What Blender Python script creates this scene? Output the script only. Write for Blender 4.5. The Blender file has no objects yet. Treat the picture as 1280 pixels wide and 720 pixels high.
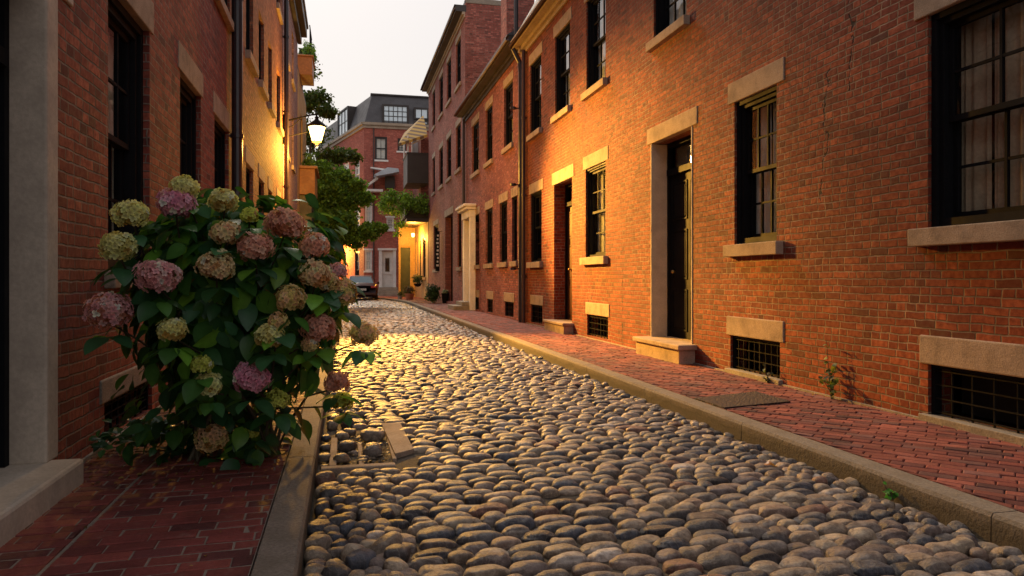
import bpy, bmesh, math, random
import numpy as np
from mathutils import Vector, Matrix, Euler
random.seed(7); RNG = np.random.default_rng(7)
SC = bpy.context.scene; COL = SC.collection
# ---------------------------------------------------------------- camera model used to take measurements
EYE = 1.15; F_PX = 900.0; YAW = math.radians(13.13); SN, CS = math.sin(YAW), math.cos(YAW)
def U(px): return (px - 640) / F_PX
def ry(px, X):                       # distance down the street of a point seen at px on the plane x = X
    u = U(px); return X * (CS - u * SN) / (SN + u * CS)
def rx(px, Y):                       # x of a point seen at px on the plane y = Y
    u = U(px); return Y * (SN + u * CS) / (CS - u * SN)
def gp(px, py, z=0.0):               # point on a level plane at height z
    u = U(px); D = (EYE - z) * F_PX / (py - 348); return Vector((D * (SN + u * CS), D * (CS - u * SN), z))
def ray(px, py):
    u = U(px); return Vector((SN + u * CS, CS - u * SN, (348 - py) / F_PX))
def pd(px, py, D): return Vector((0, 0, EYE)) + ray(px, py) * D
cam = bpy.data.cameras.new('camera'); camo = bpy.data.objects.new('camera', cam); COL.objects.link(camo)
camo.location = (0, 0, EYE); camo.rotation_euler = (math.radians(90), 0, -YAW)
cam.sensor_width = 36; cam.lens = F_PX / 1280 * 36; cam.shift_y = -12 / 1280; cam.clip_end = 2000; cam.clip_start = .05
SC.camera = camo
# ---------------------------------------------------------------- objects
def tag(o, label=None, cat=None, group=None, kind=None):
    if label: o['label'] = label
    if cat: o['category'] = cat
    if group: o['group'] = group
    if kind: o['kind'] = kind
    return o
def thing(name, loc, label, cat, group=None, rz=0):
    o = bpy.data.objects.new(name, None); COL.objects.link(o); o.location = loc; o.rotation_euler = (0, 0, rz)
    o.empty_display_size = .2
    return tag(o, label, cat, group)
class Fr:                            # frame of a facade: a along it, b up, n out of it
    def __init__(s, o, a, n): s.o = Vector(o); s.a = Vector(a).normalized(); s.n = Vector(n).normalized(); s.flip = s.a.cross(Vector((0, 0, 1))).dot(s.n) < 0
    def p(s, a, b, n): return s.o + s.a * a + Vector((0, 0, b)) + s.n * n
WORLD = Fr((0, 0, 0), (1, 0, 0), (0, -1, 0))
class MB:
    def __init__(s): s.v = []; s.f = []; s.uv = []; s.c = []; s.col = (1, 1, 1)
    def face(s, pts, uvs=None, flip=False):
        k = len(s.v); s.v += [tuple(p) for p in pts]; s.c += [s.col] * len(pts)
        idx = list(range(k, k + len(pts)))
        if uvs is None: uvs = [(p[0] + p[1], p[2]) for p in pts]
        if flip: idx.reverse(); uvs = list(uvs)[::-1]
        s.f.append(idx); s.uv += list(uvs)
    def box(s, F, a0, a1, b0, b1, n0, n1):
        if a0 > a1: a0, a1 = a1, a0
        if b0 > b1: b0, b1 = b1, b0
        if n0 > n1: n0, n1 = n1, n0
        k = len(s.v)
        for n in (n0, n1):
            for b in (b0, b1):
                for a in (a0, a1): s.v.append(tuple(F.p(a, b, n))); s.c.append(s.col)
        Q = [((4, 5, 7, 6), 'ab'), ((1, 0, 2, 3), 'ab'), ((0, 4, 6, 2), 'nb'), ((5, 1, 3, 7), 'nb'), ((6, 7, 3, 2), 'an'), ((0, 1, 5, 4), 'an')]
        A = (a0, a1); B = (b0, b1); N = (n0, n1)
        for q, m in Q:
            uv = []
            for i in q:
                a, b, n = A[i & 1], B[(i >> 1) & 1], N[i >> 2]
                uv.append((a, b) if m == 'ab' else (n, b) if m == 'nb' else (a, n))
            q = [k + i for i in q]
            if F.flip: q = q[::-1]; uv = uv[::-1]
            s.f.append(q); s.uv += uv
        return s
    def tube(s, pts, r, seg=8, cap=True):
        pts = [Vector(p) for p in pts]; rs = r if isinstance(r, (list, tuple)) else [r] * len(pts); k = len(s.v)
        for i, p in enumerate(pts):
            t = (pts[min(i + 1, len(pts) - 1)] - pts[max(i - 1, 0)]).normalized()
            up = Vector((0, 0, 1)) if abs(t.z) < .9 else Vector((1, 0, 0))
            e1 = t.cross(up).normalized(); e2 = t.cross(e1)
            for j in range(seg):
                w = 2 * math.pi * j / seg; s.v.append(tuple(p + (e1 * math.cos(w) + e2 * math.sin(w)) * rs[i])); s.c.append(s.col)
        for i in range(len(pts) - 1):
            for j in range(seg):
                q = [k + i * seg + j, k + i * seg + (j + 1) % seg, k + (i + 1) * seg + (j + 1) % seg, k + (i + 1) * seg + j]
                s.f.append(q); s.uv += [(j / seg, i), ((j + 1) / seg, i), ((j + 1) / seg, i + 1), (j / seg, i + 1)]
        if cap:
            for base, rev in ((k, False), (k + (len(pts) - 1) * seg, True)):
                idx = [base + j for j in range(seg)]
                s.f.append(idx[::-1] if rev else idx); s.uv += [(0, 0)] * seg
        return s
    def lathe(s, c, prof, seg=20):   # prof: (radius, z)
        c = Vector(c); k = len(s.v)
        for r, z in prof:
            for j in range(seg):
                w = 2 * math.pi * j / seg; s.v.append((c.x + r * math.cos(w), c.y + r * math.sin(w), c.z + z)); s.c.append(s.col)
        for i in range(len(prof) - 1):
            for j in range(seg):
                s.f.append([k + i * seg + j, k + i * seg + (j + 1) % seg, k + (i + 1) * seg + (j + 1) % seg, k + (i + 1) * seg + j]); s.uv += [(0, 0)] * 4
        return s
    def prism(s, F, poly, n0, n1):   # poly in (a, b)
        m = len(poly); f = [F.p(a, b, n1) for a, b in poly]; g = [F.p(a, b, n0) for a, b in poly]
        s.face(f, poly, F.flip); s.face(g[::-1], poly[::-1], F.flip)
        for i in range(m):
            j = (i + 1) % m; L = abs(poly[i][0] - poly[j][0]) + abs(poly[i][1] - poly[j][1])
            s.face([g[i], g[j], f[j], f[i]], [(0, n0), (L, n0), (L, n1), (0, n1)], F.flip)
        return s
    def inst(s, tv, tf, M, T, C):    # many copies of a small template; M (k,3,3) T (k,3) C (k,3)
        tv = np.asarray(tv); k0 = len(s.v); n = len(tv)
        V = np.einsum('kij,nj->kni', np.asarray(M), tv) + np.asarray(T)[:, None, :]
        s.v += [tuple(r) for r in V.reshape(-1, 3).tolist()]
        C = np.asarray(C)
        if C.ndim == 2: C = np.repeat(C[:, None, :], n, axis=1)
        s.c += [tuple(r) for r in C.reshape(-1, 3).tolist()]
        for i in range(len(T)):
            o = k0 + i * n
            for f in tf: s.f.append([o + x for x in f]); s.uv += [(0, 0)] * len(f)
        return s
    def build(s, name, mat, parent=None, smooth=False, bevel=0, root=None, origin=None):
        me = bpy.data.meshes.new(name)
        off = Vector((0, 0, 0)); r = parent
        while r is not None: off += r.location; r = r.parent
        if parent is None and origin is not None: off = Vector(origin)
        v = np.array(s.v, dtype=np.float64) - np.array(off)
        me.from_pydata(v.tolist(), [], s.f)
        uvl = me.uv_layers.new(name='UVMap'); uvl.data.foreach_set('uv', np.array(s.uv, dtype=np.float32).ravel())
        ca = me.color_attributes.new('Col', 'FLOAT_COLOR', 'POINT')
        c4 = np.ones((len(s.v), 4), dtype=np.float32); c4[:, :3] = np.array(s.c, dtype=np.float32); ca.data.foreach_set('color', c4.ravel())
        if smooth: me.polygons.foreach_set('use_smooth', [True] * len(me.polygons))
        me.materials.append(mat); me.update()
        o = bpy.data.objects.new(name, me); COL.objects.link(o)
        if parent is not None: o.parent = parent
        elif origin is not None: o.location = off
        if bevel:
            md = o.modifiers.new('bevel', 'BEVEL'); md.width = bevel; md.segments = 2; md.limit_method = 'ANGLE'
        return o
def rotm(e): return np.array(Euler(e).to_matrix())
# ---------------------------------------------------------------- materials
class NT:
    def __init__(s, name):
        s.m = bpy.data.materials.new(name); s.m.use_nodes = True; s.t = s.m.node_tree; s.t.nodes.clear()
        s.out = s.t.nodes.new('ShaderNodeOutputMaterial')
    def n(s, typ, **kw):
        nd = s.t.nodes.new('ShaderNode' + typ)
        for k, v in kw.items(): setattr(nd, k, v)
        return nd
    def link(s, a, b): s.t.links.new(a, b)
    def setin(s, sock, v):
        if isinstance(v, bpy.types.NodeSocket): s.link(v, sock)
        elif v is not None:
            if isinstance(v, (tuple, list)) and len(v) == 3 and sock.type == 'RGBA': v = (*v, 1)
            sock.default_value = v
    def math(s, op, a, b=None, c=None, clamp=False):
        nd = s.n('Math', operation=op); nd.use_clamp = clamp; s.setin(nd.inputs[0], a)
        if b is not None: s.setin(nd.inputs[1], b)
        if c is not None: s.setin(nd.inputs[2], c)
        return nd.outputs[0]
    def mix(s, f, a, b, blend='MIX'):
        nd = s.n('Mix', data_type='RGBA', blend_type=blend); s.setin(nd.inputs[0], f); s.setin(nd.inputs[6], a); s.setin(nd.inputs[7], b); return nd.outputs[2]
    def noise(s, vec, scale, detail=4, rough=.55, dim='3D'):
        nd = s.n('TexNoise', noise_dimensions=dim); s.setin(nd.inputs['Vector'], vec); nd.inputs['Scale'].default_value = scale
        nd.inputs['Detail'].default_value = detail; nd.inputs['Roughness'].default_value = rough; return nd.outputs['Fac']
    def ramp(s, f, stops, interp='LINEAR'):
        nd = s.n('ValToRGB'); s.setin(nd.inputs[0], f); cr = nd.color_ramp; cr.interpolation = interp
        while len(cr.elements) < len(stops): cr.elements.new(.5)
        for e, (p, c) in zip(cr.elements, stops):
            e.position = p; e.color = (*c, 1) if isinstance(c, (tuple, list)) else (c, c, c, 1)
        return nd.outputs[0]
    def mr(s, v, a, b, c=0, d=1):
        nd = s.n('MapRange'); s.setin(nd.inputs[0], v)
        for i, x in enumerate((a, b, c, d)): s.setin(nd.inputs[i + 1], x)
        return nd.outputs[0]
    def obj(s): return s.n('TexCoord').outputs['Object']
    def uv(s): return s.n('TexCoord').outputs['UV']
    def pos(s): return s.n('NewGeometry').outputs['Position']
    def attr(s, name='Col'): return s.n('Attribute', attribute_name=name).outputs['Color']
    def bump(s, h, strength=.5, dist=.01, normal=None):
        nd = s.n('Bump'); nd.inputs['Strength'].default_value = strength; nd.inputs['Distance'].default_value = dist
        s.setin(nd.inputs['Height'], h)
        if normal is not None: s.setin(nd.inputs['Normal'], normal)
        return nd.outputs[0]
    def bsdf(s, color, rough=.7, normal=None, metallic=0, spec=.5, **kw):
        nd = s.n('BsdfPrincipled'); s.setin(nd.inputs['Base Color'], color); s.setin(nd.inputs['Roughness'], rough)
        nd.inputs['Metallic'].default_value = metallic; nd.inputs['Specular IOR Level'].default_value = spec
        if normal is not None: s.link(normal, nd.inputs['Normal'])
        for k, v in kw.items(): s.setin(nd.inputs[k.replace('_', ' ')], v)
        s.link(nd.outputs[0], s.out.inputs[0]); return nd
def simple(name, color, rough=.6, bump=.15, scale=30, metallic=0, var=.25, spec=.5):
    t = NT(name); p = t.obj(); n1 = t.noise(p, scale, 5); n2 = t.noise(p, scale * .12, 3)
    c = t.mix(t.mr(n1, .3, .7), tuple(x * (1 - var) for x in color), tuple(min(1, x * (1 + var)) for x in color))
    c = t.mix(t.mr(n2, .35, .7, 0, .5), c, tuple(x * .6 for x in color))
    t.bsdf(c, t.mr(n2, .3, .7, rough * .85, min(1, rough * 1.15)), t.bump(n1, bump, .01), metallic, spec); return t.m
def brick(name, c1, c2, c3, mortar, bw=.235, rh=.0675, seed=0., mw=.055, soot=.5, light=.06, crack=None):
    t = NT(name); uv = t.uv(); sep = t.n('SeparateXYZ'); t.link(uv, sep.inputs[0])
    p = t.pos()
    dn = t.n('TexNoise'); t.link(p, dn.inputs['Vector']); dn.inputs['Scale'].default_value = 7; dn.inputs['Detail'].default_value = 3
    ds = t.n('SeparateColor'); t.link(dn.outputs['Color'], ds.inputs[0])
    ln = t.noise(p, 1.1, 2)
    x = t.math('ADD', sep.outputs[0], t.math('MULTIPLY', t.math('SUBTRACT', ds.outputs[0], .5), .035))
    y = t.math('ADD', sep.outputs[1], t.math('ADD', t.math('MULTIPLY', t.math('SUBTRACT', ds.outputs[1], .5), .022), t.math('MULTIPLY', t.math('SUBTRACT', ln, .5), .022)))
    v = t.math('DIVIDE', y, rh); row = t.math('FLOOR', v); fv = t.math('FRACT', t.math('ADD', v, 1000))
    wr = t.n('TexWhiteNoise', noise_dimensions='1D'); t.link(t.math('ADD', row, seed + .5), wr.inputs['W'])
    u = t.math('ADD', t.math('DIVIDE', x, bw), t.math('ADD', t.math('MULTIPLY', t.math('MODULO', t.math('ADD', row, 1000), 2), .5), t.math('MULTIPLY', wr.outputs['Value'], .3)))
    col = t.math('FLOOR', u); fu = t.math('FRACT', t.math('ADD', u, 1000))
    cv = t.n('CombineXYZ'); t.link(col, cv.inputs[0]); t.link(row, cv.inputs[1]); cv.inputs[2].default_value = seed
    w1 = t.n('TexWhiteNoise', noise_dimensions='3D'); t.link(cv.outputs[0], w1.inputs['Vector'])
    # one brick in four is split into two headers
    split = t.math('GREATER_THAN', w1.outputs['Value'], .58)
    fu2 = t.math('FRACT', t.math('MULTIPLY', fu, 2)); half = t.math('MULTIPLY', t.math('FLOOR', t.math('MULTIPLY', fu, 2)), split)
    cv2 = t.n('CombineXYZ'); t.link(col, cv2.inputs[0]); t.link(row, cv2.inputs[1]); t.link(t.math('ADD', half, seed + 3.3), cv2.inputs[2])
    w2 = t.n('TexWhiteNoise', noise_dimensions='3D'); t.link(cv2.outputs[0], w2.inputs['Vector'])
    du = t.math('MULTIPLY', t.math('SUBTRACT', .5, t.math('ABSOLUTE', t.math('SUBTRACT', fu, .5))), bw)
    du2 = t.math('MULTIPLY', t.math('SUBTRACT', .5, t.math('ABSOLUTE', t.math('SUBTRACT', fu2, .5))), bw / 2)
    du2 = t.math('ADD', du2, t.math('MULTIPLY', t.math('SUBTRACT', 1, split), 1.0))
    dv = t.math('MULTIPLY', t.math('SUBTRACT', .5, t.math('ABSOLUTE', t.math('SUBTRACT', fv, .5))), rh)
    d = t.math('MINIMUM', t.math('MINIMUM', du, du2), dv)
    fine = t.noise(p, 60, 4); d = t.math('ADD', d, t.math('MULTIPLY', t.math('SUBTRACT', fine, .5), .006))
    m = t.mr(d, mw * .07, mw * .14)   # 0 mortar, 1 brick
    r = w2.outputs['Value']
    bc = t.ramp(r, [(0, c3), (.16, tuple(x * .9 for x in c1)), (.5, c1), (.8, c2), (.97, tuple(min(1, x * 1.25) for x in c2)), (1, tuple(x * .35 for x in c1))])
    n1 = t.noise(p, 22, 5, .65); bc = t.mix(t.mr(n1, .35, .72, 0, .75), bc, tuple(x * .45 for x in c1))
    n4 = t.noise(p, 45, 4, .7); bc = t.mix(t.mr(n4, .62, .8, 0, .35), bc, tuple(min(1, x * 1.8 + .02) for x in c2))
    mc = t.mix(t.mr(t.noise(p, 9, 4), .35, .65), tuple(x * .45 for x in mortar), mortar); mc = t.mix(t.mr(t.noise(p, .7, 4), .42, .6, 0, .75), mc, tuple(x * .25 for x in mortar))
    c = t.mix(m, mc, bc)
    n2 = t.noise(p, .55, 5, .6); c = t.mix(t.mr(n2, .42, .72, 0, soot), c, tuple(x * .3 for x in c1))
    st = t.noise(p, 2.6, 6, .7); c = t.mix(t.mr(st, .66, .75, 0, .4), c, tuple(x * .3 for x in c1))
    ef = t.noise(p, 5, 6, .7); c = t.mix(t.mr(ef, .68, .74, 0, light * 6), c, (.55, .46, .4))
    if crack:
        nz = t.noise(p, 5, 4); nw = t.noise(p, 1.4, 3); ck = None
        for yc, z0, z1, amp in crack:
            dd_ = t.math('ABSOLUTE', t.math('SUBTRACT', t.math('ADD', sep.outputs[0], t.math('ADD', t.math('MULTIPLY', t.math('SUBTRACT', nz, .5), amp), t.math('MULTIPLY', t.math('SUBTRACT', nw, .5), amp * 2))), yc))
            k_ = t.math('MULTIPLY', t.mr(dd_, .016, .006), t.math('MULTIPLY', t.math('GREATER_THAN', sep.outputs[1], z0), t.math('LESS_THAN', sep.outputs[1], z1)))
            ck = k_ if ck is None else t.math('MAXIMUM', ck, k_)
        ck = t.math('MULTIPLY', ck, t.mr(t.noise(p, 12, 3), .38, .5)); c = t.mix(ck, c, (.02, .012, .01)); m = t.math('MULTIPLY', m, t.math('SUBTRACT', 1, ck))
    h = t.math('ADD', t.math('MULTIPLY', m, t.math('ADD', .75, t.math('MULTIPLY', w2.outputs['Value'], .45))), t.math('MULTIPLY', n1, .35))
    t.bsdf(c, t.mr(n1, .3, .7, .7, .95), t.bump(h, .9, .009), spec=.25); return t.m
def colmat(name, rough=.6, bump=.3, scale=40, dist=.004, var=.4, spec=.4, sheen=None):
    t = NT(name); p = t.pos(); c = t.attr(); n1 = t.noise(p, scale, 5, .65); n2 = t.noise(p, scale * .25, 4, .6)
    c2 = t.mix(t.mr(n1, .3, .7, 0, var), c, t.mix(1., c, (.4, .36, .34), 'MULTIPLY'))
    c2 = t.mix(t.mr(n2, .58, .75, 0, var), c2, t.mix(1., c, (1.5, 1.4, 1.25), 'MULTIPLY'))
    t.bsdf(c2, t.mr(n2, .3, .7, rough * .75, min(1, rough * 1.25)), t.bump(n1, bump, dist), spec=spec); return t.m
def leafmat(name, rough=.45, trans=.3, spec=.4, bump=.2):
    t = NT(name); c = t.attr(); p = t.pos(); n1 = t.noise(p, 35, 4)
    c2 = t.mix(t.mr(n1, .3, .7, 0, .45), c, t.mix(1., c, (.5, .6, .5), 'MULTIPLY'))
    b = t.bsdf(c2, rough, t.bump(n1, bump, .004), spec=spec)
    tr = t.n('BsdfTranslucent'); t.link(t.mix(1., c2, (1.3, 1.4, .8), 'MULTIPLY'), tr.inputs[0])
    mx = t.n('MixShader'); mx.inputs[0].default_value = trans; t.link(b.outputs[0], mx.inputs[1]); t.link(tr.outputs[0], mx.inputs[2]); t.link(mx.outputs[0], t.out.inputs[0]); return t.m
def emis(name, color, strength):
    t = NT(name); e = t.n('Emission'); e.inputs[0].default_value = (*color, 1); e.inputs[1].default_value = strength; t.link(e.outputs[0], t.out.inputs[0]); return t.m
def glassmat():
    t = NT('window_glass'); p = t.pos(); n = t.noise(p, 1.6, 2); nb = t.bump(n, .25, .02)
    tr = t.n('BsdfTransparent'); tr.inputs[0].default_value = (.86, .88, .86, 1)
    g = t.n('BsdfGlossy'); g.inputs['Roughness'].default_value = .02; t.link(nb, g.inputs['Normal'])
    ge = t.n('NewGeometry'); dt = t.n('VectorMath', operation='DOT_PRODUCT'); t.link(ge.outputs['Incoming'], dt.inputs[0]); t.link(ge.outputs['Normal'], dt.inputs[1]); fr = t.math('MULTIPLY_ADD', t.math('POWER', t.math('SUBTRACT', 1, t.math('ABSOLUTE', dt.outputs['Value'])), 5), 1.5, .09); fr = t.math('MINIMUM', fr, .95)
    mx = t.n('MixShader'); t.link(fr, mx.inputs[0]); t.link(tr.outputs[0], mx.inputs[1]); t.link(g.outputs[0], mx.inputs[2])
    t.link(mx.outputs[0], t.out.inputs[0]); return t.m
M = {}
M['brick_r1'] = brick('weathered_red_brick', (.225, .042, .02), (.31, .072, .032), (.085, .026, .02), (.36, .25, .17), bw=.215, seed=1, crack=[(ry(1062, 4.6), 2.9, 4.6, .25), (ry(1030, 4.6), 1.9, 3.2, .3), (ry(778, 4.6), -.1, 1.3, .12)])
M['brick_r2'] = brick('dull_red_brick', (.30, .09, .075), (.40, .14, .115), (.13, .05, .048), (.27, .2, .17), seed=2)
M['brick_r3'] = brick('pale_red_brick', (.38, .105, .078), (.47, .155, .115), (.22, .07, .058), (.33, .25, .21), seed=3)
M['brick_l1'] = brick('dark_red_brick', (.29, .062, .042), (.38, .10, .06), (.08, .026, .024), (.34, .25, .2), bw=.24, rh=.071, seed=4, soot=.4)
M['brick_l2'] = brick('orange_red_brick', (.30, .10, .06), (.40, .16, .085), (.17, .06, .04), (.33, .25, .19), seed=5, soot=.4)
M['brick_far'] = brick('clean_red_brick', (.54, .14, .10), (.62, .19, .135), (.42, .11, .085), (.32, .2, .16), seed=6, soot=.15)
t = NT('brownstone_trim'); p = t.pos(); n1 = t.noise(p, 90, 6, .75); n2 = t.noise(p, 3.5, 6, .65); n3 = t.noise(p, 14, 5, .7)
c = t.mix(t.mr(n1, .35, .65), (.27, .20, .15), (.46, .36, .275)); c = t.mix(t.mr(n2, .45, .68, 0, .7), c, (.17, .13, .10)); c = t.mix(t.mr(n3, .62, .74, 0, .6), c, (.11, .085, .07)); c = t.mix(t.mr(n3, .30, .2, 0, .5), c, (.55, .48, .4))
t.bsdf(c, .88, t.bump(t.math('ADD', n1, t.math('MULTIPLY', n3, 1.2)), .6, .008), spec=.2); M['stone'] = t.m
M['stone_grey'] = simple('grey_granite', (.24, .21, .175), .8, .5, 70, var=.35)
M['stone_jamb'] = simple('grey_stone_jamb', (.48, .40, .32), .85, .2, 45, var=.12)
M['black'] = simple('black_paint', (.008, .008, .010), .65, .08, 20, var=.2, spec=.1)
M['iron'] = simple('black_iron', (.012, .011, .011), .8, .3, 60, spec=.08)
M['dark_door'] = simple('dark_brown_door_paint', (.022, .014, .011), .4, .15, 15)
M['brown_door'] = simple('brown_wood', (.09, .035, .015), .45, .2, 20)
M['pipe'] = simple('dark_brown_pipe', (.03, .02, .024), .35, .1, 12)
M['pipe_brown'] = simple('rust_brown_pipe', (.07, .03, .022), .45, .15, 12)
M['white'] = simple('cream_white_paint', (.82, .77, .72), .5, .1, 20, var=.1)
M['eave'] = simple('dark_eave_paint', (.028, .02, .018), .5, .1, 15)
M['eave_light'] = simple('tan_cornice_paint', (.36, .28, .2), .6, .1, 15)
M['slate'] = simple('slate_roof', (.075, .07, .075), .6, .4, 18)
M['curtain'] = simple('beige_curtain', (.78, .68, .54), .9, .2, 40, var=.15)
M['curtain_tan'] = simple('tan_curtain', (.5, .38, .27), .9, .2, 40, var=.15)
M['curtain_white'] = simple('white_curtain', (.85, .82, .76), .9, .2, 40, var=.1)
M['room'] = simple('dark_room', (.02, .016, .013), .9, 0, 5)
M['glass'] = glassmat()
M['brass'] = simple('old_brass', (.5, .33, .12), .35, .1, 20, metallic=1)
M['soil'] = simple('dark_soil', (.045, .033, .024), .95, .8, 50)
M['terra'] = simple('terracotta', (.35, .12, .06), .8, .2, 30)
M['wood_orange'] = simple('orange_brown_wood_paint', (.33, .13, .035), .55, .2, 14)
M['wood_ochre'] = simple('ochre_plaster', (.5, .29, .1), .7, .2, 14)
t = NT('river_cobble'); p = t.pos(); c = t.attr(); n1 = t.noise(p, 75, 6, .7); n2 = t.noise(p, 16, 5, .65)
wv = t.n('TexWave'); t.link(p, wv.inputs['Vector']); wv.inputs['Scale'].default_value = 9; wv.inputs['Distortion'].default_value = 14; wv.inputs['Detail'].default_value = 4
c2 = t.mix(t.mr(n2, .4, .58, 0, .85), c, t.mix(1., c, (.4, .36, .35), 'MULTIPLY')); c2 = t.mix(t.mr(n1, .56, .72, 0, .6), c2, t.mix(1., c, (1.9, 1.75, 1.5), 'MULTIPLY'))
c2 = t.mix(t.mr(wv.outputs['Fac'], .93, .99, 0, .18), c2, (.36, .31, .25)); n3 = t.noise(p, .9, 4); c2 = t.mix(t.mr(n3, .45, .7, 0, .45), c2, t.mix(1., c2, (.55, .46, .38), 'MULTIPLY'))
t.bsdf(c2, t.mr(n1, .3, .7, .3, .58), t.bump(t.math('ADD', t.math('MULTIPLY', n1, .9), n2), 1., .011), spec=.42); M['cobble'] = t.m
t = NT('red_paving_brick'); p = t.pos(); c = t.attr(); n1 = t.noise(p, 60, 6, .7); n2 = t.noise(p, 2.2, 6, .65); n3 = t.noise(p, 12, 5, .65)
c = t.mix(t.mr(n1, .35, .7, 0, .6), c, t.mix(1., c, (.45, .4, .4), 'MULTIPLY')); c = t.mix(t.mr(n3, .58, .72, 0, .35), c, (.3, .2, .16)); c = t.mix(t.mr(n2, .42, .68, 0, .75), c, t.mix(1., c, (.38, .36, .36), 'MULTIPLY'))
t.bsdf(c, t.mr(n3, .3, .7, .6, .9), t.bump(t.math('ADD', n1, n3), .8, .005), spec=.3); M['paver'] = t.m
M['leaf'] = leafmat('hydrangea_leaf', .38, .4)
M['petal'] = leafmat('hydrangea_petal', .7, .42, .2, .05)
M['treeleaf'] = leafmat('tree_leaf', .6, .4, .3)
M['stem'] = simple('green_brown_stem', (.07, .055, .03), .8, .4, 60)
M['bark'] = simple('bark', (.06, .045, .035), .9, .8, 25)
# ---------------------------------------------------------------- facade pieces
def wall(name, F, a0, a1, b0, b1, ops, mat, parent, depth=.22):
    A = sorted({a0, a1, *[x for o in ops for x in o[:2]]}); B = sorted({b0, b1, *[x for o in ops for x in o[2:4]]})
    mb = MB()
    for i in range(len(A) - 1):
        for j in range(len(B) - 1):
            ca, cb = (A[i] + A[i + 1]) / 2, (B[j] + B[j + 1]) / 2
            if any(o[0] < ca < o[1] and o[2] < cb < o[3] for o in ops): continue
            q = [(A[i], B[j]), (A[i + 1], B[j]), (A[i + 1], B[j + 1]), (A[i], B[j + 1])]
            mb.face([F.p(a, b, 0) for a, b in q], q, F.flip)
    for o in ops:
        d = o[4] if len(o) > 4 else depth
        x0, x1, z0, z1 = o[:4]
        mb.face([F.p(x0, z0, 0), F.p(x0, z1, 0), F.p(x0, z1, -d), F.p(x0, z0, -d)], [(0, z0), (0, z1), (-d, z1), (-d, z0)], F.flip)
        mb.face([F.p(x1, z0, 0), F.p(x1, z0, -d), F.p(x1, z1, -d), F.p(x1, z1, 0)], [(0, z0), (-d, z0), (-d, z1), (0, z1)], F.flip)
        mb.face([F.p(x0, z1, 0), F.p(x1, z1, 0), F.p(x1, z1, -d), F.p(x0, z1, -d)], [(x0, 0), (x1, 0), (x1, -d), (x0, -d)], F.flip)
        mb.face([F.p(x0, z0, 0), F.p(x0, z0, -d), F.p(x1, z0, -d), F.p(x1, z0, 0)], [(x0, 0), (x0, -d), (x1, -d), (x1, 0)], F.flip)
    return mb.build(name, mat, parent)
def shell(F, a0, a1, b0, b1, dep, mat, parent, roofmat=None, roof=True):
    """the side walls and back wall of a house, behind its facade"""
    mb = MB(); e = .004
    for a in (a0 + e, a1 - e): mb.face([F.p(a, b0, -.002), F.p(a, b0, -dep), F.p(a, b1, -dep), F.p(a, b1, -.002)], [(0, b0), (dep, b0), (dep, b1), (0, b1)])
    mb.face([F.p(a0 + e, b0, -dep), F.p(a1 - e, b0, -dep), F.p(a1 - e, b1, -dep), F.p(a0 + e, b1, -dep)], [(a0, b0), (a1, b0), (a1, b1), (a0, b1)])
    mb.build('side_wall', mat, parent)
    if roof: MB().box(F, a0 + e, a1 - e, b1, b1 + .12, -dep, .0).build('roof', roofmat or M['slate'], parent)
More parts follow.
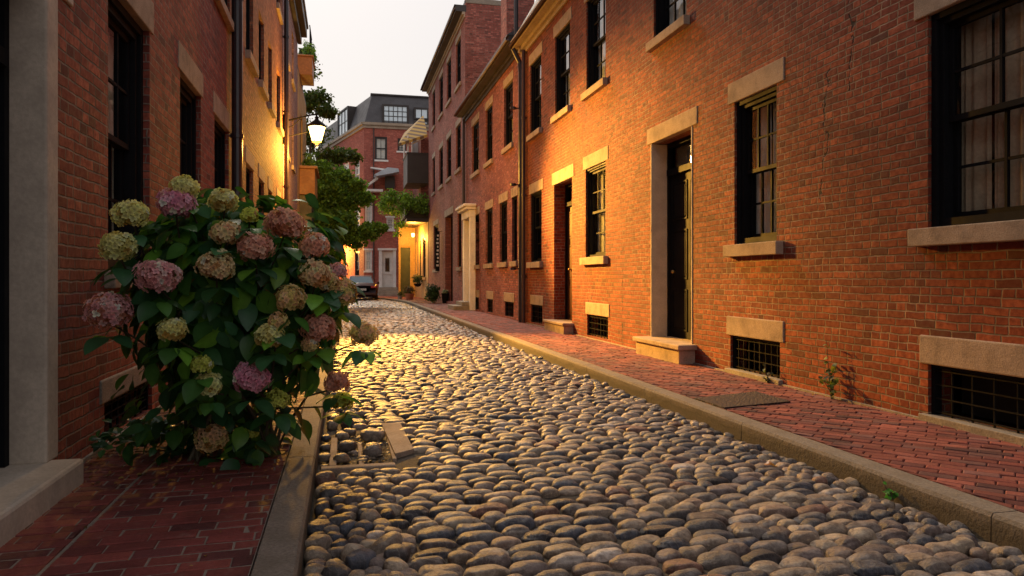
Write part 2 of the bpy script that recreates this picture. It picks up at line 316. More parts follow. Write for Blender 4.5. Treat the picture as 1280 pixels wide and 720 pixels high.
def window(F, a0, a1, z0, z1, parent, cols=3, rows=2, lint=(.1, .25), sill=(.1, .14), curtain=None, frame='black', stone='stone', sash_rows=2, rec=.08, detail=True, lit=None, cw=.07, sillout=.07):
    """hung window set in an opening: casing, two sashes, panes, curtain, sill and lintel"""
    fm = M[frame]; w = min(cw, (a1 - a0) * .14); mb = MB(); e = .003
    mb.box(F, a0 + e, a0 + w, z0 + e, z1 - e, -rec - .12, -rec + .02); mb.box(F, a1 - w, a1 - e, z0 + e, z1 - e, -rec - .12, -rec + .02)
    mb.box(F, a0 + w, a1 - w, z1 - w, z1 - e, -rec - .12, -rec + .02); mb.box(F, a0 + w, a1 - w, z0 + e, z0 + w * .8, -rec - .12, -rec + .02)
    if detail:
        g = w * .55
        mb.box(F, a0 + e, a0 + g, z0 + e, z1 - e, -rec + .022, -rec + .05); mb.box(F, a1 - g, a1 - e, z0 + e, z1 - e, -rec + .022, -rec + .05); mb.box(F, a0 + g, a1 - g, z1 - g, z1 - e, -rec + .022, -rec + .05)
    fo = mb.build('window', fm, parent)
    zm = (z0 + z1) / 2; A0, A1, Z0, Z1 = a0 + w, a1 - w, z0 + w * .8, z1 - w; r = .045 if detail else .06; mt = .022 if detail else .035
    s = MB()
    for (lo, hi, nb) in ((zm - .02, Z1, -rec - .04), (Z0, zm + .02, -rec - .085)):
        n0, n1 = nb - .018, nb + .018
        s.box(F, A0 + e, A0 + r, lo, hi, n0, n1); s.box(F, A1 - r, A1 - e, lo, hi, n0, n1); s.box(F, A0 + r, A1 - r, lo, lo + r, n0, n1); s.box(F, A0 + r, A1 - r, hi - r, hi, n0, n1)
        for k in range(1, cols):
            x = A0 + r + (A1 - A0 - 2 * r) * k / cols; s.box(F, x - mt / 2, x + mt / 2, lo + r, hi - r, n0 + .004, n1 - .004)
        for k in range(1, rows):
            z = lo + r + (hi - lo - 2 * r) * k / rows; s.box(F, A0 + r, A1 - r, z - mt / 2, z + mt / 2, n0 + .006, n1 - .006)
    s.build('sash', fm, fo)
    g = MB()
    for (lo, hi, nb) in ((zm + .02, Z1 - .03, -rec - .04), (Z0 + .03, zm - .02, -rec - .085)):
        q = [(A0 + .02, lo), (A1 - .02, lo), (A1 - .02, hi), (A0 + .02, hi)]; g.face([F.p(a, b, nb) for a, b in q], q, F.flip)
    g.build('pane', M['glass'], fo)
    bk = MB(); bk.box(F, a0 + .01, a1 - .01, z0 + .01, z1 - .01, -rec - .62, -rec - .60)
    for x in (a0 + .012, a1 - .012): bk.box(F, x - .004, x + .004, z0 + .01, z1 - .01, -rec - .60, -rec - .125)
    bk.box(F, a0 + .02, a1 - .02, z1 - .02, z1 - .01, -rec - .6, -rec - .125); bk.box(F, a0 + .02, a1 - .02, z0 + .01, z0 + .02, -rec - .6, -rec - .125)
    bk.build('dark_interior', M[lit] if lit else M['room'], fo)
    if curtain:
        spans, cm = curtain; c = MB()
        for (f0, f1) in spans:
            x0, x1 = A0 + (A1 - A0) * f0, A0 + (A1 - A0) * f1; n = max(8, int((x1 - x0) / .012)); pts = []
            ph = random.random() * 6
            for i in range(n + 1):
                x = x0 + (x1 - x0) * i / n; pts.append((x, -rec - .15 + .014 * math.sin(x * 75 + ph + 1.5 * math.sin(x * 21)) ))
            for i in range(n):
                (xa, na), (xb, nb) = pts[i], pts[i + 1]
                c.face([F.p(xa, Z0, na), F.p(xb, Z0, nb), F.p(xb, Z1, nb), F.p(xa, Z1, na)], [(xa, Z0), (xb, Z0), (xb, Z1), (xa, Z1)], F.flip)
        c.build('curtain', M[cm], fo, smooth=True)
    if sill: MB().box(F, a0 - sill[0], a1 + sill[0], z0 - sill[1], z0 + .004, -.1, sillout).build('sill', M[stone], fo, bevel=.008)
    if lint: MB().box(F, a0 - lint[0], a1 + lint[0], z1 - .003, z1 + lint[1], -.1, .012).build('lintel', M[stone], fo, bevel=.008)
    return fo
def basement(F, a0, a1, z0, z1, parent, lint=(.07, .22), stone='stone', n=7, kerb=True):
    fo = MB().box(F, a0 + .002, a0 + .035, z0, z1, -.1, -.03).box(F, a1 - .035, a1 - .002, z0, z1, -.1, -.03).box(F, a0 + .035, a1 - .035, z1 - .03, z1, -.1, -.03).build('basement_window', M['black'], parent)
    g = MB()
    for k in range(1, n + 1):
        x = a0 + (a1 - a0) * k / (n + 1); g.tube([F.p(x, z0, -.05), F.p(x, z1 - .02, -.05)], .009 if k != (n + 1) // 2 else .014, 6)
    for k in range(4):
        z = z0 + .03 + (z1 - z0 - .08) * k / 3; g.box(F, a0 + .03, a1 - .03, z - .005, z + .005, -.046, -.036)
    g.build('grille', M['iron'], fo)
    MB().box(F, a0 + .01, a1 - .01, z0, z1 - .01, -.34, -.32).build('dark_interior', M['room'], fo)
    if lint: MB().box(F, a0 - lint[0], a1 + lint[0], z1 - .003, z1 + lint[1], -.1, .014).build('lintel', M[stone], fo, bevel=.012)
    if kerb: MB().box(F, a0 - .05, a1 + .05, -.05, z0 + .003, -.1, .05).build('sill', M['stone_grey'], fo, bevel=.006)
    return fo
def eave(F, a0, a1, z, parent, out=.32, mats=('eave', 'eave_light'), h=.16):
    o = MB().box(F, a0, a1, z, z + h, -.05, out).box(F, a0, a1, z + h + .002, z + h + .035, -.05, out + .05).build('eave', M[mats[0]], parent, bevel=.006)
    MB().box(F, a0, a1, z - .10, z - .002, .002, .12).box(F, a0, a1, z - .2, z - .102, .002, .05).build('cornice_moulding', M[mats[1]], o, bevel=.006)
    MB().tube([F.p(a0, z + h * .45, out + .045), F.p(a1, z + h * .45, out + .045)], .05, 10).build('gutter', M['pipe_brown'], o, smooth=True)
    return o
def pipe(F, a, pts, r, parent, mat='pipe', brackets=()):
    mb = MB().tube([F.p(a + (p[2] if len(p) > 2 else 0), p[0], p[1]) for p in pts], r, 14)
    for z in brackets: mb.tube([F.p(a, z - .03, pts[-1][1]), F.p(a, z + .03, pts[-1][1])], r * 1.22, 14); mb.box(F, a - .02, a + .02, z - .015, z + .015, .0, pts[-1][1])
    return mb.build('downspout', M[mat], parent, smooth=False)
def door(F, a0, a1, z0, z1, parent, rec=.3, mat='dark_door', transom=.45, knob=None, jamb=None, leafw=None):
    e = .003
    fo = MB().box(F, a0 + e, a0 + .06, z0, z1 - e, -rec - .1, -rec + .02).box(F, a1 - .06, a1 - e, z0, z1 - e, -rec - .1, -rec + .02).box(F, a0 + .06, a1 - .06, z1 - .07, z1 - e, -rec - .1, -rec + .02).box(F, a0 + .06, a1 - .06, z1 - transom - .05, z1 - transom + .04, -rec - .1, -rec + .04).build('door', M['black'], parent)
    zt = z1 - transom - .05; A0, A1 = a0 + .06, a1 - .06
    lf = MB().box(F, A0, A1, z0 + .01, zt, -rec - .06, -rec - .02)
    wm = (A1 - A0); 
    for (p0, p1) in ((.08, .46), (.54, .92)):
        for (q0, q1) in ((.05, .3), (.36, .66), (.72, .95)):
            x0, x1, y0, y1 = A0 + wm * p0, A0 + wm * p1, z0 + (zt - z0) * q0, z0 + (zt - z0) * q1; t = .022
            for bx in ((x0, x1, y0, y0 + t), (x0, x1, y1 - t, y1), (x0, x0 + t, y0 + t, y1 - t), (x1 - t, x1, y0 + t, y1 - t)): lf.box(F, *bx, -rec - .02, -rec - .006)
            lf.box(F, x0 + .05, x1 - .05, y0 + .05, y1 - .05, -rec - .02, -rec - .01)
    l = lf.build('door_leaf', M[mat], fo)
    MB().box(F, A0, A1, z1 - transom + .04, z1 - .07, -rec - .06, -rec - .05).build('transom_pane', M['glass'], fo)
    MB().box(F, A0, A1, z1 - transom + .04, z1 - .07, -rec - .32, -rec - .3).build('dark_interior', M['room'], fo)
    if knob: MB().lathe(F.p(knob[0], knob[1], -rec + .03), [(.0, -.03), (.022, -.02), (.03, 0), (.022, .02), (0, .03)], 10).box(F, knob[0] - .012, knob[0] + .012, knob[1] - .012, knob[1] + .012, -rec - .02, -rec + .03).build('handle', M['brass'], fo, smooth=True)
    if jamb:
        jm, w = jamb
        MB().box(F, a1 + .002, a1 + w, z0, z1, -rec - .1, .012).build('jamb', M[jm], fo, bevel=.006); MB().box(F, a0 - w, a0 - .002, z0, z1, -rec - .1, .012).build('jamb', M[jm], fo, bevel=.006)
    return fo
# ---------------------------------------------------------------- ground
XL, XR = -1.6, 4.6
KL0, KL1, KR0, KR1 = -.36, -.18, 3.08, 3.25
RZ = -.13
def road_z(x): return RZ - .03 + .06 * (1 - ((x - 1.45) / 1.63) ** 2) if KL1 < x < KR0 else RZ
def curb_x(y):      # front edge of the right kerb, bending left at the far end
    return KR0 if y < 36 else KR0 - .018 * (y - 36) ** 2
g = MB(); g.face([(-400, -60, -.2), (400, -60, -.2), (400, 900, -.2), (-400, 900, -.2)]); tag(g.build('ground', M['soil']), kind='structure')
t = NT('packed_dirt'); p = t.pos(); n1 = t.noise(p, 30, 6, .7); n2 = t.noise(p, 3, 4)
c = t.mix(t.mr(n1, .3, .7), (.03, .022, .016), (.09, .068, .045)); c = t.mix(t.mr(n2, .5, .7, 0, .6), c, (.13, .09, .05))
t.bsdf(c, .9, t.bump(n1, 1., .02)); M['dirt'] = t.m
g = MB(); xs = np.linspace(KL1 - .15, KR0 + .1, 20)
for i in range(19):
    for (y0, y1) in ((-3, 10), (10, 30), (30, 56)):
        g.face([(xs[i], y0, road_z(xs[i]) - .008), (xs[i + 1], y0, road_z(xs[i + 1]) - .008), (xs[i + 1], y1, road_z(xs[i + 1]) - .008), (xs[i], y1, road_z(xs[i]) - .008)])
g.face([(-14, 26, RZ - .03), (KL1 - .15, 26, RZ - .03), (KL1 - .15, 56, RZ - .03), (-14, 56, RZ - .03)])
tag(g.build('road_bed', M['dirt']), kind='structure')
def ico(sub):
    bm = bmesh.new(); bmesh.ops.create_icosphere(bm, subdivisions=sub, radius=1); v = np.array([x.co[:] for x in bm.verts]); f = [[x.index for x in q.verts] for q in bm.faces]; bm.free(); return v, f
ICO = {s: ico(s) for s in (1, 2, 3, 4)}
PAL = np.array([1.28, 1.3, 1.36]) * np.array([(.18, .15, .125), (.28, .22, .16), (.10, .092, .09), (.34, .27, .19), (.15, .115, .10), (.075, .08, .095), (.25, .18, .135), (.42, .36, .3), (.19, .10, .07), (.04, .037, .04)])
PW = np.array([.2, .18, .13, .1, .12, .1, .1, .05, .03, .04]); PW /= PW.sum()
def stone_shape(sub, nvar=14):
    """a few irregular water-worn stones, slightly boxy"""
    v, f = ICO[sub]; out = []
    for k in range(nvar):
        w = np.sign(v) * np.abs(v) ** .66; d = np.ones(len(v))
        for j in range(7):
            a = RNG.normal(size=3) * (1.3 + j * .55); d += .062 / (1 + j * .35) * np.sin(v @ a + RNG.uniform(0, 6))
        out.append(w / np.maximum(np.linalg.norm(w, axis=1, keepdims=True), 1e-6) * (.55 + .45 * np.linalg.norm(w, axis=1, keepdims=True)) * d[:, None])
    return out, f
DR0, DR1, DX0, DX1 = 4.85, 6.3, KL1, .44      # the sunken drain beside the left kerb
S4, F4 = stone_shape(4, 10); S3, F3 = stone_shape(3); S2, F2 = stone_shape(2)
def add_stones(mb, rows, shapes, faces):
    for k in range(len(shapes)):
        sel = [r for i, r in enumerate(rows) if i % len(shapes) == k]
        if not sel: continue
        Ms = [rotm(r[2]) @ np.diag(r[1]) for r in sel]
        mb.inst(shapes[k], faces, Ms, [r[0] for r in sel], [r[3] for r in sel])
near, mid, far_ = [], [], []
y = 1.6
while y < 52:
    pitch = random.uniform(.098, .115) if y < 14 else random.uniform(.13, .15) if y < 24 else .18
    xr = curb_x(y) if y < 47 else KR0 - 2.2
    x = KL1 - (0 if y < 26.5 else min(7, (y - 26.5) * 1.2)) + random.uniform(0, .12)
    if y < 8: x = max(x, KL1 + .30 * max(0, 1 - max(0, y - 5) / 3) + random.uniform(0, .2))
    skew = .05 * math.sin(y * .9)
    while x < xr - .05:
        w = random.choice((random.uniform(.11, .15), random.uniform(.14, .20), random.uniform(.17, .235)))
        if y > 20: w *= 1.15
        if xr - x < .28: w = random.uniform(.09, .14)
        xc = x + w / 2; x += w * random.uniform(.97, 1.04)
        yc = y + random.uniform(-.012, .012) + skew * (xc - 1.4) + .03 * math.sin(xc * 3 + y)
        if DX0 - .05 < xc < DX1 + .06 and DR0 - .02 < yc < DR1 - .05 and yc < 7: continue
        if random.random() < .006: continue
        col = PAL[RNG.choice(len(PAL), p=PW)] * random.uniform(.75, 1.25)
        loc = (xc, yc, road_z(xc) - .008 + random.uniform(-.012, .008))
        sc = (w * .515, pitch * random.uniform(.46, .54), random.uniform(.040, .050))
        rot = (random.uniform(-.14, .14), random.uniform(-.06, .06), random.uniform(-.09, .09) + skew)
        (near if yc < 3.9 else mid if yc < 12 else far_).append((loc, sc, rot, col))
    y += pitch
mb = MB(); add_stones(mb, near, S4, F4); add_stones(mb, mid, S3, F3); add_stones(mb, far_, S2, F2)
tag(mb.build('cobblestone_road', M['cobble'], smooth=True), kind='structure')
# loose rounded stones heaped in the gutters
placed = []
gut = []
def heap(n, x0, x1, y0, y1, r0, r1, lab, grp, zt=0):
    k = 0; tries = 0; keep = []
    while k < n and tries < n * 60:
        tries += 1; X, Y = random.uniform(x0, x1), random.uniform(y0, y1); r = random.uniform(r0, r1)
        if any((X - a) ** 2 + (Y - b) ** 2 < (.8 * (r + c)) ** 2 for a, b, c in placed): continue
        placed.append((X, Y, r)); keep.append((X, Y, r)); k += 1
    for (X, Y, r) in keep:
        mb = MB(); sh = S3[random.randrange(len(S3))]
        mb.inst(sh, F3, [rotm((random.uniform(-.3, .3), random.uniform(-.3, .3), random.uniform(0, 3.1))) @ np.diag((r * random.uniform(.95, 1.3), r * random.uniform(.75, 1), r * random.uniform(.65, .85)))], [(0, 0, 0)], [PAL[RNG.choice(len(PAL), p=PW)] * random.uniform(.7, 1.2)])
        o = mb.build('loose_stone', M['cobble'], smooth=True); o.location = (X, Y, road_z(X) + r * .35 + zt)
        tag(o, lab, 'stone', grp)
heap(120, KL1 + .05, KL1 + .42, 1.9, 4.75, .04, .07, 'rounded loose stone heaped in the gutter beside the left kerb, nearer than the drain', 'loose stones along the left kerb')
heap(26, KL1 + .05, KL1 + .4, 6.45, 8.0, .035, .06, 'rounded loose stone lying in the gutter just beyond the drain', 'loose stones beyond the drain')
heap(46, KR0 - .24, KR0 - .045, 2.6, 6.6, .03, .05, 'small rounded loose stone lying against the foot of the right kerb', 'loose stones along the right kerb', .01)
# ---------------------------------------------------------------- kerbs
def kerb(name, x0, x1, y0, y1, curve=None):
    mb = MB(); y = y0
    while y < y1:
        L = min(random.uniform(1.5, 2.4), y1 - y); n = max(2, int(L / .25)); j = random.uniform(-.006, .006); mb.col = (1, 1, 1)
        for i in range(n):
            ya, yb = y + .004 + (L - .008) * i / n, y + .004 + (L - .008) * (i + 1) / n
            xa = curb_x(ya) - KR0 if curve else 0; xb = curb_x(yb) - KR0 if curve else 0; c = .016
            P = lambda x, yy, dx, z: (x + dx + j, yy, z)
            prof = [(x0, -.3), (x0 + .004, -c - .004), (x0 + c, j * .5), (x1 - c * .5, j * .5), (x1, -.012), (x1, -.3)]
            if name == 'kerb_left': prof = [(x1, -.3), (x1 - .004, -c - .004), (x1 - c, j * .5), (x0 + c * .5, j * .5), (x0, -.012), (x0, -.3)]
            for (p, q) in zip(prof[:-1], prof[1:]): mb.face([P(p[0], ya, xa, p[1]), P(p[0], yb, xb, p[1]), P(q[0], yb, xb, q[1]), P(q[0], ya, xa, q[1])])
            if i == 0: mb.face([P(p[0], ya, xa, p[1]) for p in prof])
            if i == n - 1: mb.face([P(p[0], yb, xb, p[1]) for p in prof])
        y += L
    tag(mb.build('kerb', M['kerb']), kind='structure')
t = NT('worn_granite_kerb'); p = t.pos(); n1 = t.noise(p, 55, 6, .7); n2 = t.noise(p, 4, 5, .6); ge = t.n('NewGeometry'); sp = t.n('SeparateXYZ'); t.link(ge.outputs['Normal'], sp.inputs[0])
c = t.mix(t.mr(n1, .3, .7), (.13, .11, .085), (.3, .25, .2)); c = t.mix(t.mr(n2, .4, .7, 0, .6), c, (.12, .09, .06))
sp2 = t.n('SeparateXYZ'); t.link(p, sp2.inputs[0]); moss = t.mr(t.math('ADD', sp2.outputs[2], t.math('MULTIPLY', t.math('SUBTRACT', n2, .5), .15)), -.01, -.07)
c = t.mix(t.math('MULTIPLY', moss, .8), c, (.055, .042, .02)); t.bsdf(c, .85, t.bump(t.math('ADD', n1, t.math('MULTIPLY', n2, 1.5)), .8, .012)); M['kerb'] = t.m
kerb('kerb_left', KL0, KL1, -1, 26.5); kerb('kerb_right', KR0, KR1, -1, 47, True)
# ---------------------------------------------------------------- brick pavements, each brick modelled
def pavement(name, x0f, x1f, y0, y1, L, W, ang, jl, cols, cols_p, jmat, xmin, xmax, seams=(), tilt=.012):
    ca, sa = math.cos(ang), math.sin(ang); e = .006
    bz = -.005 if jmat == 'mortarjoint' else -.014; base = MB(); base.face([(xmin, y0, bz), (xmax, y0, bz), (xmax, y1, bz), (xmin, y1, bz)]); 
    mb = MB(); V = []; rows = int((y1 - y0 + 8) / W)
    tv = []; h = .03
    for z, i in ((-h, 0), (-.004, 0), (0, e)):
        for sx, sy in ((-1, -1), (1, -1), (1, 1), (-1, 1)): tv.append((sx, sy, z, i))
    tf = [[8, 9, 10, 11]] + [[k + j, k + (j + 1) % 4, k + 4 + (j + 1) % 4, k + 4 + j] for k in (0, 4) for j in range(4)]
    R = math.hypot(xmax - xmin, y1 - y0) + 2; cx, cy = (xmin + xmax) / 2, (y0 + y1) / 2
    for r in range(int(-R / 2 / W), int(R / 2 / W)):
        v = r * W; off = (r % 2) * L / 2 + random.uniform(-.03, .03); 
        for q in range(int(-R / 2 / L) - 1, int(R / 2 / L) + 1):
            u = q * L + off; X = cx + u * ca - v * sa; Y = cy + u * sa + v * ca
            if not (y0 < Y < y1): continue
            a, b = x0f(Y), x1f(Y)
            if X < a - L * .45 or X > b + L * .45: continue
            l2, w2 = (L - jl * random.uniform(.6, 1.6)) / 2, (W - jl * random.uniform(.6, 1.6)) / 2
            tx, ty, dz, rz = random.gauss(0, tilt), random.gauss(0, tilt), random.gauss(0, .0022), random.gauss(0, .012)
            col = cols[RNG.choice(len(cols), p=cols_p)]; f = random.uniform(.75, 1.2); mb.col = tuple(x * f for x in col)
            c2, s2 = math.cos(ang + rz), math.sin(ang + rz); k = len(mb.v)
            for sx, sy, z, i in tv:
                lx, ly = sx * (l2 - i), sy * (w2 - i); xx = X + lx * c2 - ly * s2; yy = Y + lx * s2 + ly * c2
                xx = min(max(xx, a + .004), b - .004)
                mb.v.append((xx, yy, z + dz + lx * tx + ly * ty)); mb.c.append(mb.col)
            for f_ in tf: mb.f.append([k + j for j in f_]); mb.uv += [(0, 0)] * 4
    # drop pieces squashed flat against an edge
    keepf, keepuv = [], []
    A = np.array(mb.v)
    for f_ in mb.f:
        P = A[f_]
        if np.ptp(P[:, 0]) < 1e-4 and np.ptp(P[:, 1]) < 1e-4: continue
        keepf.append(f_); keepuv += [(0, 0)] * 4
    mb.f, mb.uv = keepf, keepuv
    o = mb.build(name, M['paver']); tag(o, kind='structure')
    tag(base.build(name + '_joints', M[jmat]), kind='structure')
M['sandjoint'] = simple('dark_joint_sand', (.05, .035, .028), .95, .8, 70)
M['mortarjoint'] = simple('pale_mortar_joint', (.22, .18, .145), .95, .8, 60)
RED = [(.27, .07, .05), (.34, .1, .07), (.2, .06, .05), (.24, .1, .085), (.14, .05, .045)]; RP = [.35, .25, .2, .13, .07]
pavement('right_sidewalk', lambda y: curb_x(y) + .17, lambda y: XR, .8, 46.5, .192, .09, math.radians(-48), .005, RED, RP, 'sandjoint', KR1, XR)
pavement('left_sidewalk', lambda y: -1.15, lambda y: KL0, 1.6, 14, .2, .098, math.radians(2.5), .0065, [(.20, .045, .038), (.25, .058, .045), (.13, .035, .033)], [.45, .3, .25], 'mortarjoint', -1.15, KL0)
pavement('left_sidewalk_strip', lambda y: XL, lambda y: -1.163, 1.6, 14, .2, .098, math.radians(2.5), .0065, [(.20, .045, .038), (.25, .058, .045), (.13, .035, .033)], [.45, .3, .25], 'mortarjoint', XL, -1.151)
g = MB(); g.face([(XL, 14, -.008), (KL0, 14, -.008), (KL0, 26.5, -.008), (XL, 26.5, -.008)]); g.face([(XL, -3, -.02), (KL0, -3, -.02), (KL0, 1.6, -.02), (XL, 1.6, -.02)]); tag(g.build('left_sidewalk_far', M['sandjoint']), kind='structure')
g = MB(); g.face([(KR1, -3, -.03), (9, -3, -.03), (9, 60, -.03), (KR1, 60, -.03)]); g.face([(.6, 46.2, -.03), (KR1, 46.2, -.03), (KR1, 60, -.03), (.6, 60, -.03)]); tag(g.build('far_sidewalk', M['brick_r2']), kind='structure')
g = MB(); g.box(WORLD, XR - .03, XR - .002, -.03, .015, -18, -2.).build('wall_foot_mortar', M['stone_grey']); tag(bpy.data.objects['wall_foot_mortar'], kind='structure')
# ---------------------------------------------------------------- right-hand row of houses
g = MB()
for k in range(22):
    ya, yb = 36 + k * .5, 36.5 + k * .5; g.face([(curb_x(ya) + .1, ya, -.012), (KR1 + .01, ya, -.012), (KR1 + .01, yb, -.012), (curb_x(yb) + .1, yb, -.012)])
tag(g.build('sidewalk_corner_base', M['sandjoint']), kind='structure')
FR = Fr((XR, 0, 0), (0, 1, 0), (-1, 0, 0)); FL = Fr((XL, 0, 0), (0, 1, 0), (1, 0, 0))
R_ = lambda px: ry(px, XR)
L_ = lambda px: ry(px, XL)
def house(label, loc, cat='building', group=None): return thing('brick_house', loc, label, cat, group)
# --- near house
H1 = house('near orange-lit brick row house on the right with two dark recessed doorways', (XR, 8, 0), group='brick row houses')
y_end = 18.5; zt = 7.2
w2 = [(R_(676.6), R_(663)), (R_(712.5), R_(694)), (R_(757), R_(733)), (R_(858), R_(817)), (5.9, 7.2)]
w1 = [(R_(677), R_(663.5)), (R_(757), R_(732)), (R_(971), R_(918)), (R_(1160) - 1.55, R_(1160))]
bs = [(R_(678), R_(664)), (R_(760), R_(734)), (R_(975), R_(913)), (R_(1160) - 1.7, R_(1160))]
d1 = (R_(715), R_(692.5)); d2 = (R_(866), R_(814))
ops = [(a, b, 4.75, 6.55) for a, b in w2] + [(a, b, 1.55, 3.28) for a, b in w1] + [(a, b, .05, .46 if i else .5) for i, (a, b) in enumerate(bs)]
ops += [(d1[0], d1[1], .22, 3.25, .32), (d2[0], d2[1], .25, 3.22, .45)]
wall('wall', FR, -2, y_end, -.1, zt, ops, M['brick_r1'], H1); shell(FR, -2, y_end, -.1, zt, 7, M['brick_r2'], H1)
for i, (a, b) in enumerate(w2): window(FR, a, b, 4.75, 6.55, H1, cols=3, lint=(.12, .26), sill=(.1, .13), curtain=([(0, 1)], 'curtain_white') if i != 4 else None, sillout=.09)
for i, (a, b) in enumerate(w1):
    cur = [([(0, .8)], 'curtain_white'), ([(0, 1)], 'curtain_white'), ([(0, .48), (.52, 1)], 'curtain_white'), ([(.0, .2), (.22, .5), (.5, .78), (.8, 1.)], 'curtain_tan')][i]
    window(FR, a, b, 1.55, 3.28, H1, cols=2 if i == 0 else 3, lint=(.14, .25), sill=(.12, .14), curtain=cur, sillout=.09, cw=.1 if i > 1 else .07)
for i, (a, b) in enumerate(bs): basement(FR, a, b, .05, .46 if i else .5, H1, lint=(.08, .23), n=8 if i > 1 else 6, kerb=i > 1)
door(FR, d1[0], d1[1], .22, 3.25, H1, rec=.28, mat='brown_door', knob=(d1[1] - .35, 1.35))
door(FR, d2[0], d2[1], .25, 3.22, H1, rec=.27, mat='black', knob=(d2[1] - .25, 1.25))
MB().box(FR, d1[0] - .14, d1[1] + .14, 3.247, 3.52, -.1, .014).build('lintel', M['stone'], H1, bevel=.01)
MB().box(FR, d2[0] - .14, d2[1] + .14, 3.217, 3.46, -.1, .014).build('lintel', M['stone'], H1, bevel=.01)
j = MB().box(FR, d2[1] - .03, d2[1] - .002, .25, 3.21, -.27, .012).box(FR, d2[0] + .002, d2[0] + .03, .25, 3.21, -.27, .012); j.build('jamb', M['stone_jamb'], H1, bevel=.006)
s1 = MB().box(FR, d1[0] - .12, d1[1] + .1, .175, .23, -.3, .24).box(FR, d1[0] - .09, d1[1] + .07, -.02, .173, -.3, .21).build('doorstep', M['stone'], H1, bevel=.012)
s2 = MB().box(FR, d2[0] - .12, d2[1] + .1, .19, .258, -.43, .27).box(FR, d2[0] - .06, d2[1] + .06, -.02, .188, -.43, .23).build('doorstep', M['stone'], H1, bevel=.014)
eave(FR, -2, y_end, 7.2, H1, .28, ('eave_light', 'eave_light'))
mb = MB(); Q = [(-.2, 7.42), (1.4, 9.9), (1.4, 7.4)]
mb.face([FR.p(-2, 7.37, .3), FR.p(y_end, 7.37, .3), FR.p(y_end, 10., -1.2), FR.p(-2, 10., -1.2)]); mb.face([FR.p(y_end, 7.37, .3), FR.p(y_end, 10, -1.2), FR.p(y_end, 7.37, -1.2)]); mb.face([FR.p(-2, 10, -1.2), FR.p(y_end, 10, -1.2), FR.p(y_end, 10, -7), FR.p(-2, 10, -7)]); mb.face([FR.p(y_end, 7.3, -1.2), FR.p(y_end, 10, -1.2), FR.p(y_end, 10, -7), FR.p(y_end, 7.3, -7)])
mb.build('mansard_roof', M['slate'], H1)
for yc in (16.2, 12.5):
    dm = MB().box(FR, yc - .6, yc - .45, 7.9, 9.5, -1.2, -.02).box(FR, yc + .45, yc + .6, 7.9, 9.5, -1.2, -.02).box(FR, yc - .6, yc + .6, 9.5, 9.7, -1.2, .08).build('dormer', M['eave'], H1)
    MB().box(FR, yc - .45, yc + .45, 7.9, 9.5, -.3, -.28).build('pane', M['glass'], dm); MB().box(FR, yc - .45, yc + .45, 7.9, 9.5, -.8, -.78).build('dark_interior', M['room'], dm)
MB().tube([FR.p(18.3, 7.4, .22), FR.p(18.3, 9.9, .22)], .06, 12).build('vent_pipe', M['pipe'], H1, smooth=False)
pipe(FR, 18.32, [(.0, .09), (6.55, .09), (6.8, .12), (7.15, .3)], .065, H1, 'pipe', (1.4, 3.6, 5.6)); pipe(FR, 18.05, [(.0, .08), (7.05, .08)], .05, H1, 'pipe_brown', (1.2, 3.3, 5.3))
# --- second house (lower, dark eave)
H2 = house('lower brick row house with dark overhanging gutter and white door surround', (XR, 23, 0), group='brick row houses')
A0, A1 = 18.5, 27.75
u2 = [(R_(641), R_(630)), (R_(615.6), R_(607)), (R_(598.5), R_(590))]
g2 = [(R_(646.5), R_(640)), (R_(634), R_(624.5)), (R_(615.7), R_(607)), (R_(599), R_(591.7))]
b2 = [(R_(642), R_(631)), (R_(616), R_(609)), (R_(598.5), R_(592))]
dw = (25.75, 26.85)
ops = [(a, b, 4.95, 6.75) for a, b in u2] + [(a, b, 1.62, 3.42) for a, b in g2] + [(a, b, .05, .5) for a, b in b2] + [(*dw, .3, 3.2, .3)]
wall('wall', FR, A0, A1, -.1, 7.5, ops, M['brick_r2'], H2); shell(FR, A0, A1, -.1, 7.5, 7, M['brick_r2'], H2, roof=False)
for a, b in u2: window(FR, a, b, 4.95, 6.75, H2, cols=2, lint=(.08, .24), curtain=([(0, 1)], 'curtain_white'), detail=False)
for a, b in g2: window(FR, a, b, 1.62, 3.42, H2, cols=2, lint=(.1, .26), detail=False, curtain=([(.1, .9)], 'curtain_white') if b > 21.5 else None)
for a, b in b2: basement(FR, a, b, .05, .48, H2, n=5, lint=(.1, .26), stone='stone', kerb=False)
ds = door(FR, *dw, .3, 3.2, H2, mat='white', rec=.12)
sd = MB().box(FR, dw[0] - .28, dw[0] - .01, .0, 3.35, .002, .2).box(FR, dw[1] + .01, dw[1] + .28, .0, 3.35, .002, .2).box(FR, dw[0] - .3, dw[1] + .3, 3.352, 3.62, .002, .24).build('door_surround', M['white'], H2, bevel=.01)
MB().box(FR, dw[0] - .4, dw[1] + .4, 3.622, 3.72, .002, .38).box(FR, dw[0] - .46, dw[1] + .46, 3.722, 3.82, .002, .46).build('crown_moulding', M['white'], sd, bevel=.02)
MB().box(FR, dw[0] - .1, dw[1] + .5, -.02, .16, -.1, .75).box(FR, dw[0] - .05, dw[1] + .35, .162, .3, -.1, .45).build('doorstep', M['stone_grey'], H2, bevel=.012)
eave(FR, A0 + .02, A1 - .02, 7.4, H2, .36, ('eave', 'eave'))
MB().prism(Fr((XR, 0, 0), (-1, 0, 0), (0, 1, 0)), [(.4, 7.6), (-3.5, 10.2), (-7, 7.6)], A0 + .05, A1 - .05).build('gable_roof', M['slate'], H2)
ch = MB().box(WORLD, 4.82, 5.7, 7.4, 10.3, -22.2, -21.4).build('chimney', M['brick_r2'], H2); MB().box(WORLD, 4.76, 5.76, 10.3, 10.45, -22.26, -21.34).build('chimney_cap', M['stone_grey'], ch)
